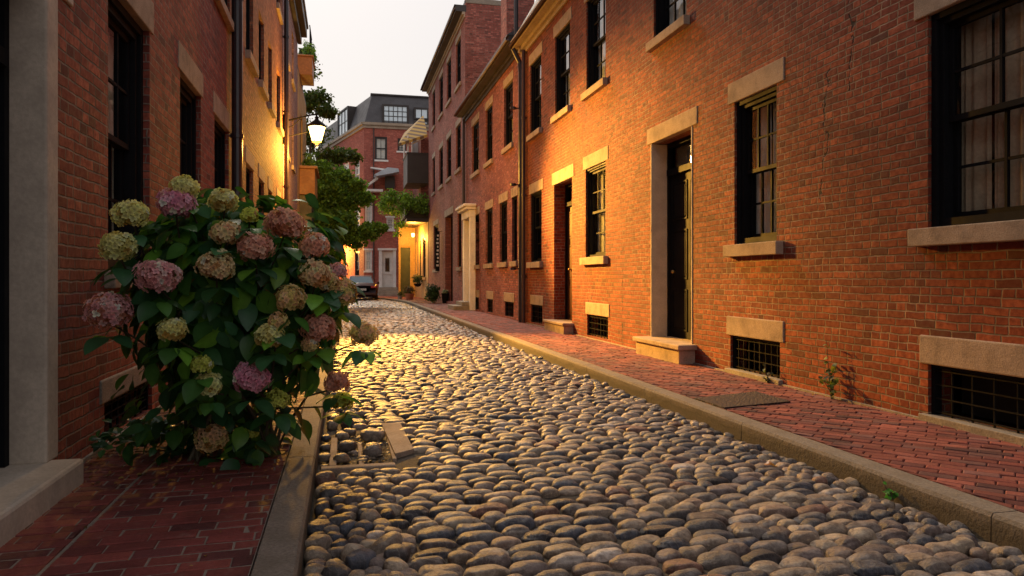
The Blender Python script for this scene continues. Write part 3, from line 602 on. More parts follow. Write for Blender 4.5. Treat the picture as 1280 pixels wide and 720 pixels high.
pipe(FR, 27.65, [(.0, .08), (7.4, .08)], .05, H2, 'pipe')
# --- third house (tall)
H3 = house('tall three-storey brick row house with pale cornice at the far end of the right row', (XR, 34, 0), group='brick row houses')
A0, A1 = 27.75, 40.2
cols3 = [(R_(576), R_(570)), (R_(564), R_(558.5)), (R_(553.7), R_(549)), (R_(543.8), R_(540.6))]
g3 = [(R_(576.5), R_(572)), (R_(548), R_(542)), (R_(553.2), R_(550.5))]; dd = (R_(566), R_(556.5))
ops = [(a, b, 9.1, 11.0) for a, b in cols3] + [(a, b, 5.65, 7.5) for a, b in cols3] + [(a, b, 1.6, 3.9) for a, b in g3[:2]] + [(*dd, .1, 4.0, .3)]
wall('wall', FR, A0, A1, -.1, 11.9, ops, M['brick_r3'], H3); shell(FR, A0, A1, -.1, 11.9, 6, M['brick_r2'], H3)
for a, b in cols3:
    window(FR, a, b, 9.1, 11.0, H3, cols=2, detail=False, curtain=([(0, 1)], 'curtain_white')); window(FR, a, b, 5.65, 7.5, H3, cols=2, detail=False)
for a, b in g3[:2]: window(FR, a, b, 1.6, 3.9, H3, cols=2, detail=False)
door(FR, *dd, .1, 4.0, H3, transom=.8); MB().box(FR, dd[0] - .2, dd[1] + .2, 3.997, 4.3, -.05, .015).build('lintel', M['stone'], H3)
eave(FR, A0, A1, 11.55, H3, .38, ('eave', 'eave_light'), .22)
MB().box(FR, A0 - .02, A0 + .4, 11.9, 12.1, -5.9, -.02).build('parapet_coping', M['stone_grey'], H3)
# ---------------------------------------------------------------- left-hand row
HL1 = house('shadowed brick row house on the left behind the hydrangea with a deep stone doorway', (XL, 6, 0), group='brick row houses')
A0, A1 = -2.0, 11.15
wl = [(L_(135), L_(187)), (L_(225), L_(251)), (L_(268), L_(286))]; dl = (3.3, 4.43)
ul = [(wl[0][0], wl[0][1]), (7.7, 8.8), (L_(268), L_(287))]
ops = [(a, b, 1.2, 3.24) for a, b in wl] + [(a, b, 4.8, 6.5) for a, b in ul] + [(wl[0][0] - .08, wl[0][1] + .08, .03, .3), (wl[1][0], wl[1][1], .03, .3), (dl[0], dl[1] + .17, .13, 2.95, .2)]
wall('wall', FL, A0, A1, -.1, 8.6, ops, M['brick_l1'], HL1); shell(FL, A0, A1, -.1, 8.6, 6, M['brick_l1'], HL1)
for i, (a, b) in enumerate(wl): window(FL, a, b, 1.2, 3.24, HL1, cols=3, lint=(.1, .27), sill=(.08, .12), curtain=([(0, .45), (.55, 1)], 'curtain'), cw=.12, rec=.1)
for a, b in ul: window(FL, a, b, 4.8, 6.5, HL1, cols=3, lint=(.1, .25), sill=(.1, .12), curtain=([(0, 1)], 'curtain_white'))
for a, b in ((wl[0][0] - .08, wl[0][1] + .08), wl[1]): basement(FL, a, b, .03, .3, HL1, lint=(.1, .16), stone='stone_grey', kerb=False)
MB().box(FL, dl[1], dl[1] + .165, .13, 2.78, -.19, .012).box(FL, dl[0] - .17, dl[0], .13, 2.78, -.19, .012).build('door_jamb', M['stone_jamb'], HL1, bevel=.012)
MB().box(FL, dl[0] - .4, dl[1] + .4, 2.782, 3.08, -.19, .014).build('lintel', M['stone_jamb'], HL1, bevel=.01)
door(FL, dl[0], dl[1], .13, 2.78, HL1, rec=.19, mat='black')
MB().box(FL, dl[0] - .3, 4.52, -.05, .136, -.3, .17).build('doorstep', M['stone_jamb'], HL1, bevel=.02)
MB().box(FL, dl[1] + .17, 11.0, -.05, .02, .0, .02).build('wall_foot', M['stone_grey'], HL1)
pipe(FL, 11.0, [(.0, .1), (8.5, .1)], .075, HL1, 'pipe', (1.5, 3.2, 5.2, 7.0))
MB().box(FL, A0, A1, 8.6, 8.85, -.1, .25).build('eave', M['eave'], HL1)
HL2 = house('tall lamplit brick row house on the left between the two black downspouts', (XL, 15, 0), group='brick row houses')
A0, A1 = 11.16, 20.2
g1 = [(12.75, 13.75), (14.6, 15.55), (16.4, 17.2), (18.4, 19.4)]; ops = [(a, b, 1.3, 3.1) for a, b in g1] + [(a, b, 4.95, 6.35) for a, b in g1] + [(a, b, 7.85, 9.1) for a, b in g1]
wall('wall', FL, A0, A1, -.1, 9.7, ops, M['brick_l2'], HL2); shell(FL, A0, A1, -.1, 9.7, 6, M['brick_l1'], HL2)
for a, b in g1:
    window(FL, a, b, 1.3, 3.1, HL2, cols=2, detail=False, lint=(.1, .26)); window(FL, a, b, 4.95, 6.35, HL2, cols=2, detail=False, lint=None, sill=(.1, .14), sillout=.09); window(FL, a, b, 7.85, 9.1, HL2, cols=2, detail=False, lint=None, curtain=([(0, 1)], 'curtain_white'))
pipe(FL, 20.1, [(.0, .1), (9.6, .1)], .06, HL2, 'pipe', (1.5, 3.6, 5.6, 7.6))
HL3 = house('narrow mauve-painted brick house on the left beside the street lamp', (XL, 23, 0), group='brick row houses')
M['brick_mauve'] = brick('mauve_painted_brick', (.3, .18, .19), (.36, .22, .22), (.24, .14, .15), (.3, .2, .2), seed=9, soot=.2, light=.02)
A0, A1 = 20.21, 26.5
g3 = [(21.2, 22.1), (23.6, 24.5)]; ops = [(a, b, 1.3, 3.1) for a, b in g3] + [(a, b, 4.7, 6.3) for a, b in g3] + [(a, b, 7.4, 9.0) for a, b in g3]
wall('wall', FL, A0, A1, -.1, 9.7, ops, M['brick_mauve'], HL3); shell(FL, A0, A1, -.1, 9.7, 6, M['brick_l1'], HL3)
for a, b, z0, z1 in ops: window(FL, a, b, z0, z1, HL3, cols=2, detail=False, lint=None)
for hh, (a, b) in ((HL2, (11.2, 20.2)), (HL3, (20.22, 26.6))):
    MB().box(FL, a, b, 9.7, 10.0, -.1, .32).box(FL, a, b, 9.45, 9.698, .002, .14).box(FL, a, b, 10.002, 10.12, -.1, .37).build('eave', M['eave'], hh, bevel=.02)
# ochre house with projecting wooden oriel, beyond the left row
HO = thing('ochre_house', (XL, 30, 0), 'narrow ochre house with an orange wooden box bay beyond the mauve house on the left', 'building')
ops = [(28.2, 29.6, 5.4, 7.4), (28.2, 29.6, 1.4, 2.6)]
wall('wall', FL, 26.62, 32.5, -.2, 8.6, ops, M['wood_ochre'], HO); shell(FL, 26.62, 32.5, -.2, 8.6, 5, M['wood_ochre'], HO)
for a, b, z0, z1 in ops: window(FL, a, b, z0, z1, HO, cols=2, detail=False, lint=None)
bx = MB().box(FL, 27.6, 30.2, 4.25, 5.2, .002, .55).box(FL, 27.5, 30.3, 5.202, 5.3, .002, .64).build('bay_box', M['wood_orange'], HO, bevel=.01)
MB().box(FL, 27.8, 30.0, 2.7, 4.248, .002, .42).build('bay_shadow_block', M['eave'], HO); MB().tube([FL.p(27.9, 4.2, .5), FL.p(27.9, 3.2, .02)], .04, 8).build('bracket', M['iron'], HO)  # dark block under the box bay stands in for the shadow there
MB().box(FL, 27.8, 29.4, 8.72, 9.4, -.3, .45).box(FL, 27.75, 29.45, 9.402, 9.46, -.33, .5).build('roof_box', M['wood_orange'], HO, bevel=.01)
rl = MB()
for k in range(6): rl.tube([FL.p(28 + k * .3, 9.4, .35), FL.p(28 + k * .3, 10.6, .35)], .015, 6)
rl.tube([FL.p(27.9, 10.6, .35), FL.p(29.6, 10.6, .35)], .02, 6); rl.build('railing', M['iron'], HO)
# ---------------------------------------------------------------- the house closing the street
Y0 = 51.0; FE = Fr((0, Y0, 0), (1, 0, 0), (0, -1, 0)); X_ = lambda px: rx(px, Y0)
def z51(py, px=480): return EYE + (348 - py) / F_PX * (Y0 / (CS - U(px) * SN))
HE = thing('corner_house', (1.35, Y0, 0), 'red brick corner house with grey mansard roof and big studio window closing the street', 'building')
XC = X_(455); XE = 10
e1 = [(X_(468.5), X_(484), z51(200), z51(171)), (X_(497), X_(508), z51(188), z51(172)), (X_(455.8) + .02, X_(465.5), z51(279), z51(249)), (X_(483), X_(492.5), z51(287), z51(272)), (X_(456), X_(465.2), z51(338.5), z51(313))]
dE = (X_(477.5), X_(491), z51(359), z51(314))
wall('wall', FE, XC, XE, -.2, 11.8, e1 + [(*dE, .2)], M['brick_far'], HE)
for i, (a, b, z0, z1) in enumerate(e1): window(FE, a, b, z0, z1, HE, cols=2, rows=1 if i == 0 else 2, detail=False, frame='eave' if i < 2 else 'white', stone='white', lint=None if i < 2 else (.08, .12), sill=(.08, .12), curtain=([(0, 1)], 'curtain_white'), cw=.14 if i > 1 else .08)
ff = MB().box(FE, dE[0] - .22, dE[0], dE[2] - .05, dE[3] + .05, .002, .14).box(FE, dE[1], dE[1] + .22, dE[2] - .05, dE[3] + .05, .002, .14).box(FE, dE[0] - .3, dE[1] + .26, dE[3] + .052, dE[3] + .2, .002, .2).build('door', M['white'], HE, bevel=.01)
zz = dE[2] + (dE[3] - dE[2]) * .4
lf = MB().box(FE, dE[0], dE[1], dE[2], dE[3], -.16, -.1)
for a, b in ((.0, .1), (.9, 1)): lf.box(FE, dE[0] + (dE[1] - dE[0]) * a, dE[0] + (dE[1] - dE[0]) * b, dE[2], dE[3], -.098, -.04)
lf = lf.box(FE, dE[0], dE[1], zz - .1, zz + .05, -.098, -.03).build('door_leaf', M['white'], ff)
MB().box(FE, dE[0] + .22, dE[1] - .22, zz + .05, dE[3] - .45, -.098, -.08).build('pane', M['glass'], lf)
MB().box(FE, dE[0] + .24, dE[1] - .24, zz + .1, dE[3] - .5, -.099, -.082).build('curtain', M['room'], lf)
MB().box(FE, dE[0] - .35, dE[1] + .9, -.1, .12, -.1, 1.3).box(FE, dE[0] - .3, dE[1] + .5, .122, .32, -.1, .9).box(FE, dE[0] - .25, dE[1] + .3, .322, dE[2], -.1, .5).build('doorstep', M['stone'], HE, bevel=.01)
ad = Vector((-1.13 - XC, 9, 0)).normalized(); FW = Fr((XC, Y0, 0), ad, (-ad.y, ad.x, 0)); FW.n = Vector((-ad.y, ad.x, 0)); FW.flip = FW.a.cross(Vector((0, 0, 1))).dot(FW.n) < 0
def wa(px, py=None):                         # distance along the left face seen at px
    u = U(px); rr = (SN + u * CS) / (CS - u * SN); return (rr * Y0 - XC) / (ad.x - rr * ad.y)
we = [(wa(px1), wa(px0), z0, z1) for px0, px1, z0, z1 in ((422, 433.5, 12.2, 14.0), (428, 436, 7.6, 9.8), (443, 449.5, 7.6, 9.6), (443, 450, 4.3, 6.3), (424, 431, 4.3, 6.2), (413, 419.5, .4, 3.1), (427, 433, .4, 3.1), (443.5, 449, .4, 3.1))]
wall('wall', FW, 0, 14, -.2, 11.8, we[1:], M['brick_far'], HE)
for i, (a, b, z0, z1) in enumerate(we[1:]): window(FW, a, b, z0, z1, HE, cols=2, detail=False, frame='eave' if i > 3 else 'white', lint=None, stone='stone', curtain=([(0, 1)], 'curtain_white') if i < 4 else None)
MB().box(FE, XC - .1, XE, 11.8, 11.98, -.3, .22).box(FE, XC - .1, XE, 11.6, 11.798, .002, .1).build('cornice', M['eave_light'], HE)
MB().box(FW, -.1, 14, 11.8, 11.981, -.3, .22).box(FW, -.02, 14, 11.6, 11.797, .002, .1).build('cornice', M['eave_light'], HE)
# mansard
def off(d, up): # corner of the two offset planes
    a = Vector((XC, Y0, 0)); n1, n2 = FE.n, FW.n
    k = -d / (1 + n1.dot(n2)); v = a + (n1 + n2) * k; v.z = up; return v
mb = MB(); p0, p1 = off(.05, 11.98), off(.75, 14.1)
q0, q1 = Vector((XE, Y0 + .05, 11.98)), Vector((XE, Y0 + .75, 14.1)); r0, r1 = p0 + ad * 14, p1 + ad * 14
mb.face([p0, q0, q1, p1]); mb.face([r0, p0, p1, r1]); mb.face([p1, q1, Vector((XE, Y0 + 12, 14.3)), r1])
mb.build('mansard_roof', M['slate'], HE)
MB().box(FE, p1.x - .1, XE, 14.1, 14.2, -1.4, -.62).build('roof_edge', M['eave'], HE)
def dormer(F, a0, a1, z0, z1, cols, rows, nout=-.02):
    d = MB().box(F, a0 - .15, a0, z0 - .1, z1 + .12, -1.1, nout).box(F, a1, a1 + .15, z0 - .1, z1 + .12, -1.1, nout).box(F, a0, a1, z1, z1 + .12, -1.1, nout).box(F, a0, a1, z0 - .1, z0, -1.1, nout)
    for k in range(1, cols): x = a0 + (a1 - a0) * k / cols; d.box(F, x - .025, x + .025, z0, z1, nout - .1, nout - .04)
    for k in range(1, rows): z = z0 + (z1 - z0) * k / rows; d.box(F, a0, a1, z - .025, z + .025, nout - .1, nout - .05)
    d = d.build('dormer', M['eave'], HE); MB().box(F, a0, a1, z0, z1, nout - .09, nout - .08).build('pane', M['skyglass'], d)
t = NT('painted_sky_glass'); b = t.bsdf((.55, .63, .68), .12, t.bump(t.noise(t.pos(), 2.5, 3), .5, .03), metallic=.35, spec=.8); M['skyglass'] = t.m  # pale blue base colour stands in for sky reflected in the panes
dormer(FE, X_(480.5), X_(508.5), z51(157), z51(132), 5, 4); dormer(FE, X_(520), X_(534), z51(162), z51(150), 2, 1); dormer(FE, X_(520), X_(534), z51(145), z51(134), 2, 1)
dormer(FW, we[0][0], we[0][1], 12.1, 13.9, 3, 2)
for px in (434, 470): pass
MB().tube([FE.p(X_(467), .0, .08), FE.p(X_(467), 11.6, .08)], .05, 8).build('downspout', M['pipe_brown'], HE)
# small white gabled porch roof on the house at the end
zg = z51(240); po = MB(); xa, xb = X_(452), X_(500)
po.box(FE, xa, X_(478), zg - .08, zg + .08, .002, .9)
k = MB()
GP = thing('gabled_canopy', (X_(470), Y0 - .4, zg), 'small white gabled canopy with a pale slanted panel on the end house', 'canopy')
po.build('beam', M['white'], GP)
MB().prism(FE, [(xa, zg + .1), (X_(472), z51(222)), (X_(472), z51(226)), (xa, zg - .02)], .3, .9).build('rafter', M['white'], GP)
M['panel'] = simple('pale_blue_panel', (.5, .56, .62), .4, .05, 10, var=.1)
MB().prism(FE, [(X_(467), z51(222)), (X_(483), z51(213)), (X_(496), z51(214)), (X_(497), z51(218)), (X_(470), z51(224))], .2, 1.5).build('panel', M['panel'], GP)
MB().prism(FE, [(X_(463), z51(212)), (X_(463), z51(210.5)), (X_(494), z51(213.5)), (X_(494), z51(216))], .1, .5).build('beam', M['white'], GP)
MB().box(FE, X_(481), X_(493), z51(236), z51(221), .05, .5).build('dark_vent', M['eave'], GP)
# ---------------------------------------------------------------- yellow-lit annex with balcony
HF = thing('garden_annex', (4, 44, 0), 'yellow-lit annex with a dark balcony and striped awning between the row and the end house', 'building')
FD = Fr((3.28, 45, 0), (1, 0, 0), (0, -1, 0)); sd_ = Vector((4.58 - 4.3, 40.25 - 45, 0)); LS = sd_.length; FS = Fr((4.3, 45, 0), sd_, (-.99, -.06, 0))
z45 = lambda py: EYE + (348 - py) / F_PX * 45.3
wall('wall', FD, 0, 1.03, -.2, 4.3, [(.12, .72, .0, z45(310), .2)], M['wood_ochre'], HF)
MB().box(FD, .12, .72, 0, z45(310), -.16, -.12).build('door', M['greendoor'] if 'greendoor' in M else simple('dull_green_door', (.05, .055, .025), .6, .1), HF)
MB().box(FD, .04, .12, 0, z45(308), .002, .06).box(FD, .72, .8, 0, z45(308), .002, .06).box(FD, .04, .8, z45(308), z45(305), .002, .06).build('door_frame', M['wood_ochre'], HF)
so = [(.3, 1.0, 1.4, 3.4), (1.5, 2.3, 1.2, 3.4), (2.9, 3.9, 1.2, 3.5)]
wall('wall', FS, 0, LS, -.2, 4.3, so, M['wood_ochre'], HF)
M['litpane'] = emis('lit_window', (1., .62, .18), 1.7)
for i, (a, b, z0, z1) in enumerate(so): window(FS, a, b, z0, z1, HF, cols=2, detail=False, lint=None, frame='wood_ochre' if i < 1 else 'eave', stone='wood_ochre', lit='litpane' if i == 0 else None, cw=.1)
MB().box(WORLD, 3.4, 9, 4.3, 4.5, -46, -40.3).build('roof', M['eave'], HF); MB().box(WORLD, 4.45, 9, 4.5, 9.5, -48, -43).build('upper_wall', M['brick_r2'], HF)
bc = MB().box(WORLD, 3.5, 4.7, z45(240), z45(207), -44, -41.2).box(WORLD, 3.46, 4.7, z45(207), z45(205.5), -44.04, -41.16).build('balcony', M['eave'], HF)
MB().tube([(3.55, 41.3, z45(207)), (3.55, 41.3, z45(186))], .05, 8).build('post', M['white'], bc); MB().tube([(3.55, 44, z45(207)), (3.55, 44, z45(186))], .05, 8).build('post', M['white'], bc)
MB().tube([(3.55, 41.25, z45(205) + .35), (4.6, 41.25, z45(205) + .9)], .03, 8).build('rail', M['white'], bc)
fo = MB().box(FD, .75, .8, z45(205), z45(178), .5, .6).box(FD, 1.28, 1.33, z45(205), z45(178), .5, .6).box(FD, .8, 1.28, z45(180), z45(178), .5, .6).build('window', M['white'], HF); MB().box(FD, .8, 1.28, z45(205), z45(180), .52, .53).build('pane', M['skyglass'], fo)
aw = MB(); n = 12
t = NT('striped_awning'); sx = t.n('SeparateXYZ'); t.link(t.pos(), sx.inputs[0]); st = t.math('GREATER_THAN', t.math('FRACT', t.math('MULTIPLY', t.math('ADD', sx.outputs[0], sx.outputs[1]), 2.4)), .5)
t.bsdf(t.mix(st, (.5, .3, .06), (.17, .10, .05)), .8); M['awning'] = t.m
A_, B_, C_, D_ = Vector((rx(498, 41), 41, z45(190) - .35)), Vector((4.62, 43.2, z45(154))), Vector((4.62, 41, z45(178) - .35)), Vector((rx(498, 41) + .5, 43.2, z45(176)))
for q_ in ((A_, C_, B_), (A_, B_, D_)): aw.face(q_); aw.face([v_ - Vector((0, 0, .05)) for v_ in q_]); aw.face([q_[0], q_[1], q_[1] - Vector((0, 0, .16)), q_[0] - Vector((0, 0, .16))])
aw.build('awning', M['awning'], HF)
mb = MB().box(WORLD, 3.35, 4.62, z45(280), z45(262), -44.6, -40.8)
mb.build('pergola_beam', M['eave'], HF)
# ---------------------------------------------------------------- plants
def leaf_template(nl=5, fold=.18, droop=.28, wid=.36):
    v, f = [], []
    for i in range(nl + 1):
        t_ = i / nl; w = wid * (math.sin(math.pi * min(1, t_ ** .8)) ** .75) if 0 < i < nl else .01
        z = -droop * t_ * t_; y_ = t_
        v += [(-w, y_, z + fold * w), (0, y_, z), (w, y_, z + fold * w)]
    for i in range(nl):
        for s in (0, 1): f.append([3 * i + s, 3 * i + s + 1, 3 * i + s + 4, 3 * i + s + 3])
    return np.array(v), f
LV, LF = leaf_template(6); LV3, LF3 = leaf_template(3)
def basis(nrm, tipdir, size, wmul=1.):
    n = Vector(nrm).normalized(); t_ = Vector(tipdir); t_ = (t_ - n * t_.dot(n));
    if t_.length < 1e-3: t_ = n.orthogonal()
    t_.normalize(); x = t_.cross(n)
    return np.array([[x[i] * size * wmul, t_[i] * size, n[i] * size] for i in range(3)])
# --- hydrangea
BC = Vector((-.66, 4.95, 1.03)); BR = Vector((.80, .62, .86))
HY = thing('hydrangea_bush', (-.72, 5.0, 0), 'big hydrangea bush with pink and cream flower heads in front of the left house', 'bush')
heads_px = [(190,122,40,'y'),(157,195,40,'y'),(288,100,42,'m'),(307,65,32,'y'),(398,93,33,'y'),(455,125,20,'g'),(247,262,50,'p'),(137,342,50,'p'),(402,165,33,'o'),(380,238,42,'o'),(465,198,40,'r'),
 (533,145,45,'r'),(600,193,33,'r'),(603,258,37,'o'),(652,250,22,'p'),(662,298,38,'b'),(545,312,34,'b'),(280,383,32,'y'),(500,398,33,'y'),(518,362,22,'b'),(612,378,40,'r'),(588,415,20,'b'),(710,392,32,'b'),
 (345,460,24,'g'),(362,508,30,'y'),(456,492,42,'m'),(515,540,28,'g'),(370,627,38,'b'),(458,612,15,'g'),(650,500,28,'r'),(662,542,24,'g'),(632,275,26,'b')]
HC = {'y': [(.50, .46, .20), (.62, .56, .30), (.44, .36, .12)], 'm': [(.50, .22, .31), (.60, .32, .42), (.44, .16, .25)], 'p': [(.56, .27, .30), (.62, .36, .36), (.48, .2, .22)], 'o': [(.60, .40, .24), (.64, .47, .28), (.5, .26, .16)],
      'r': [(.50, .24, .19), (.57, .31, .24), (.42, .18, .14)], 'b': [(.54, .36, .17), (.58, .30, .20), (.46, .40, .15)], 'g': [(.40, .42, .09), (.48, .48, .12), (.3, .32, .06)]}
def hit(px, py, grow=0.):
    o = Vector((0, 0, EYE)); d = ray(px, py); R = BR + Vector((grow,) * 3)
    oo = Vector(((o - BC)[i] / R[i] for i in range(3))); dd_ = Vector((d[i] / R[i] for i in range(3)))
    a, b, c = dd_.dot(dd_), oo.dot(dd_), oo.dot(oo) - 1; D = b * b - a * c
    s = (-b - math.sqrt(D)) / a if D > 0 else -b / a
    return o + d * s
# petal: cupped rounded quad fan
PV = np.array([(0, 0, 0), (-.42, .45, .10), (-.36, .85, .2), (0, 1.02, .12), (.36, .85, .2), (.42, .45, .10), (0, .55, .02)]); PF = [[0, 6, 1], [1, 6, 2], [2, 6, 3], [3, 6, 4], [4, 6, 5], [5, 6, 0]]
FV = []; FF = []
for k in range(4):
    w = k * math.pi / 2; c_, s_ = math.cos(w), math.sin(w)
    for x, y_, z in PV: FV.append((x * c_ - y_ * s_, x * s_ + y_ * c_, z + (.03 if k % 2 else 0)))
    FF += [[i + 7 * k for i in f] for f in PF]
FV = np.array(FV)
heads = []; stems = MB(); root0 = Vector((-.72, 5.0, 0))
for (cx, cy, cr, kind) in heads_px:
    px, py = 60 + cx / 1.8, 200 + cy / 1.8; P = hit(px, py, .03); D = (P - Vector((0, 0, EYE))).dot(Vector((SN, CS, 0)))
    R = cr / 1.8 / F_PX * D * .93; heads.append((P, R))
    mb = MB(); n = int(2.1 * (R / .03) ** 2 * 4 + 30); pal = HC[kind]; Ms, Ts, Cs = [], [], []
    view = (Vector((0, 0, EYE)) - P).normalized(); sub = random.choice((.8, .9, 1.)); lump = RNG.normal(size=(3, 3)) * 2.5
    for i in range(n):
        z = 1 - 2 * (i + .5) / n; a = i * 2.39996; r = math.sqrt(1 - z * z); nv = Vector((r * math.cos(a), r * math.sin(a), z))
        if z < -.75: continue
        bump_ = 1 + .11 * math.sin(lump[0] @ np.array(nv)) + .05 * math.sin(lump[1] @ np.array(nv) * 1.7)
        q = Vector((nv.x, nv.y, nv.z * .86)) * R * bump_ * random.uniform(.86, 1.03)
        nn = (nv + Vector(RNG.normal(size=3) * .22)).normalized(); tp = Vector(RNG.normal(size=3)); sz = random.uniform(.019, .026) * (1 if R > .07 else .8)
        Ms.append(basis(nn, tp, sz)); Ts.append(q)
        m_ = .5 + .5 * math.sin(lump[2] @ np.array(nv)); base = np.array(pal[0]) * (1 - m_ * .7) + np.array(pal[1 if random.random() < .6 else 2]) * (m_ * .7)
        if random.random() < .22: base = np.array(random.choice(pal))
        if random.random() < .04: base = np.array((.66, .6, .5))
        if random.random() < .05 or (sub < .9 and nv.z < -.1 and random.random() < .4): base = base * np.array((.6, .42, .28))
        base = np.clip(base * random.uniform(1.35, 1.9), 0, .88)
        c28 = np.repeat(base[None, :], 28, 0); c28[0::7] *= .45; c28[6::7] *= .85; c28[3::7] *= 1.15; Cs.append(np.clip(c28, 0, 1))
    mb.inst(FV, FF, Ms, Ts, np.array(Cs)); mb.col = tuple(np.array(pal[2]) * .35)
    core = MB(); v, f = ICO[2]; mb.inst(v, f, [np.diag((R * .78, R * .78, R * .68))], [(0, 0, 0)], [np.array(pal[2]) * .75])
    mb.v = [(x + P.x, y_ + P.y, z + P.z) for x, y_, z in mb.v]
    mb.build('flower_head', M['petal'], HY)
    bs_ = root0 + Vector((random.uniform(-.3, .3), random.uniform(-.15, .2), 0)); mid_ = bs_.lerp(P, .5) + Vector((0, .08, .12))
    stems.tube([bs_, bs_.lerp(mid_, .5) + Vector((0, .02, .03)), mid_, mid_.lerp(P, .55) + Vector((0, 0, -.02)), P + Vector((0, 0, -R * .5))], [.012, .01, .008, .006, .005], 6)
stems.build('stems', M['stem'], HY, smooth=True)
Ms, Ts, Cs = [], [], []
GR = [(.04, .11, .025), (.06, .16, .03), (.025, .08, .026), (.11, .25, .03), (.04, .12, .05)]
def lobes(v):   # uneven outline
    return .90 + .10 * math.sin(v.x * 5 + 1) * math.sin(v.z * 4 + 2) + .08 * math.sin(v.y * 6 + v.x * 3)
cnt = 0
while cnt < 1650:
    nv = Vector(RNG.normal(size=3)).normalized(); rad = random.uniform(.40, 1.) ** .5 * lobes(nv)
    P = BC + Vector((nv.x * BR.x, nv.y * BR.y, nv.z * BR.z * (.9 if nv.z > 0 else 1))) * rad * .97
    if P.z < .04 or P.x < XL + .06: continue
    if P.z < .45 and random.random() > .35 + P.z: continue
    if P.z < .6 and abs(P.x - BC.x) > .42 + .55 * P.z: continue
    if any((P - h).length < r * .95 for h, r in heads): continue
    if P.y < BC.y and any((ray_p := (h - P)).length < r * 1.9 and P.y < h.y for h, r in heads): continue
    out = (nv + Vector((0, 0, .75))).normalized(); nn = (out + Vector(RNG.normal(size=3) * .32)).normalized()
    tip = Vector((nv.x, nv.y, nv.z * .3 - .35)) + Vector(RNG.normal(size=3) * .35)
    sz = random.uniform(.10, .185); Ms.append(basis(nn, tip, sz, random.uniform(.85, 1.05))); Ts.append(P - tip.normalized() * sz * .5)
    c = np.array(GR[RNG.integers(len(GR))]) * random.uniform(.8, 1.5)
    if random.random() < (.16 if P.z > 1.1 else .03): c = np.array((.16, .30, .03))
    if random.random() < .02: c = np.array((.22, .12, .02))
    Cs.append(c); cnt += 1
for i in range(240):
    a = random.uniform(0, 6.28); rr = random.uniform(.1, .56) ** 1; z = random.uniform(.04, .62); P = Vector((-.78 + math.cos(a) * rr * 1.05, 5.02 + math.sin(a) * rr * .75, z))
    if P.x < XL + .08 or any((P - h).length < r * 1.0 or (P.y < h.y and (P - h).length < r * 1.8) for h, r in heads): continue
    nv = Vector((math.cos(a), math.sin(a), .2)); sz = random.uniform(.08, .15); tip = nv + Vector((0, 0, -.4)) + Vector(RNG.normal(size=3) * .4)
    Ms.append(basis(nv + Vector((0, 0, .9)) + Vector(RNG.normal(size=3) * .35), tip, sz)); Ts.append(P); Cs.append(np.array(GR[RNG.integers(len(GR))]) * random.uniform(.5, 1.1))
for (h, r) in heads:    # a collar of leaves below every flower head
    for k in range(5):
        w = k * 2.5 + random.random(); d = Vector((math.cos(w), math.sin(w), -.25)); P = h + Vector((0, 0, -r * 1.0)) + Vector((0, .03, -.02)); sz = random.uniform(.10, .17)
        Ms.append(basis(Vector((d.x * .3, d.y * .3, 1)) + Vector(RNG.normal(size=3) * .2), d, sz)); Ts.append(P + d * .03); Cs.append(np.array(GR[RNG.integers(len(GR))]) * random.uniform(1., 1.8))
C21 = np.repeat(np.array(Cs)[:, None, :], len(LV), 1); C21[:, 1::3] *= 1.25
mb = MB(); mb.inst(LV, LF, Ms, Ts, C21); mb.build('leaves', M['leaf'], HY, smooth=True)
def shrub(name, loc, R, n, size, pal, label, cat, group=None, pot=None, seed=1, stemr=.006):
    T = thing(name, loc, label, cat, group); Ms, Ts, Cs = [], [], []; c0 = Vector(loc) + Vector((0, 0, R[2] + (pot or 0)))
    for i in range(n):
        nv = Vector(RNG.normal(size=3)).normalized(); rr = random.uniform(.25, 1) ** .5 * (.85 + .2 * math.sin(nv.x * 4 + seed) * math.sin(nv.z * 5 + seed))
        P = c0 + Vector((nv.x * R[0], nv.y * R[1], nv.z * R[2])) * rr; nn = (nv + Vector((0, 0, .6)) + Vector(RNG.normal(size=3) * .4)).normalized()
        Ms.append(basis(nn, nv + Vector(RNG.normal(size=3) * .5), size * random.uniform(.7, 1.3))); Ts.append(P); Cs.append(np.array(pal[RNG.integers(len(pal))]) * random.uniform(.6, 1.3))
    mb = MB(); mb.inst(LV3, LF3, Ms, Ts, np.array(Cs)); mb.build('leaves', M['treeleaf'], T)
    s = MB()
    for k in range(7):
        a = k * .9; b = Vector(loc) + Vector((0, 0, (pot or 0) - .03)); s.tube([b, b + Vector((math.cos(a) * R[0] * .3, math.sin(a) * R[1] * .3, R[2])), b + Vector((math.cos(a) * R[0] * .7, math.sin(a) * R[1] * .7, R[2] * 1.6))], stemr, 5)
    s.build('stems', M['stem'], T); return T
# ground cover in front of the bush
Ms, Ts, Cs = [], [], []
for i in range(230):
    X, Y = random.uniform(XL + .08, -.75), random.uniform(4.85, 5.6); 
    if random.random() < .3: X = random.uniform(XL + .08, -1.0)
    z = abs(random.gauss(0, .05)) + .01 + (.08 if X < -1.1 else 0); w = random.uniform(0, 6.28); d = Vector((math.cos(w), math.sin(w), .25))
    Ms.append(basis(Vector((RNG.normal() * .3, -.35 + RNG.normal() * .3, 1)), d, random.uniform(.04, .09) * (1.2 if X < -1.05 else .8))); Ts.append((X, Y, z)); Cs.append(np.array(random.choice([(.02, .06, .02), (.03, .09, .025), (.045, .12, .04)])) * random.uniform(.7, 1.4))
mb = MB(); mb.inst(LV3, LF3, Ms, Ts, np.array(Cs)); tag(mb.build('ground_cover', M['leaf']), 'low dark leafy ground cover at the foot of the left wall below the hydrangea', 'ground cover', kind='stuff')
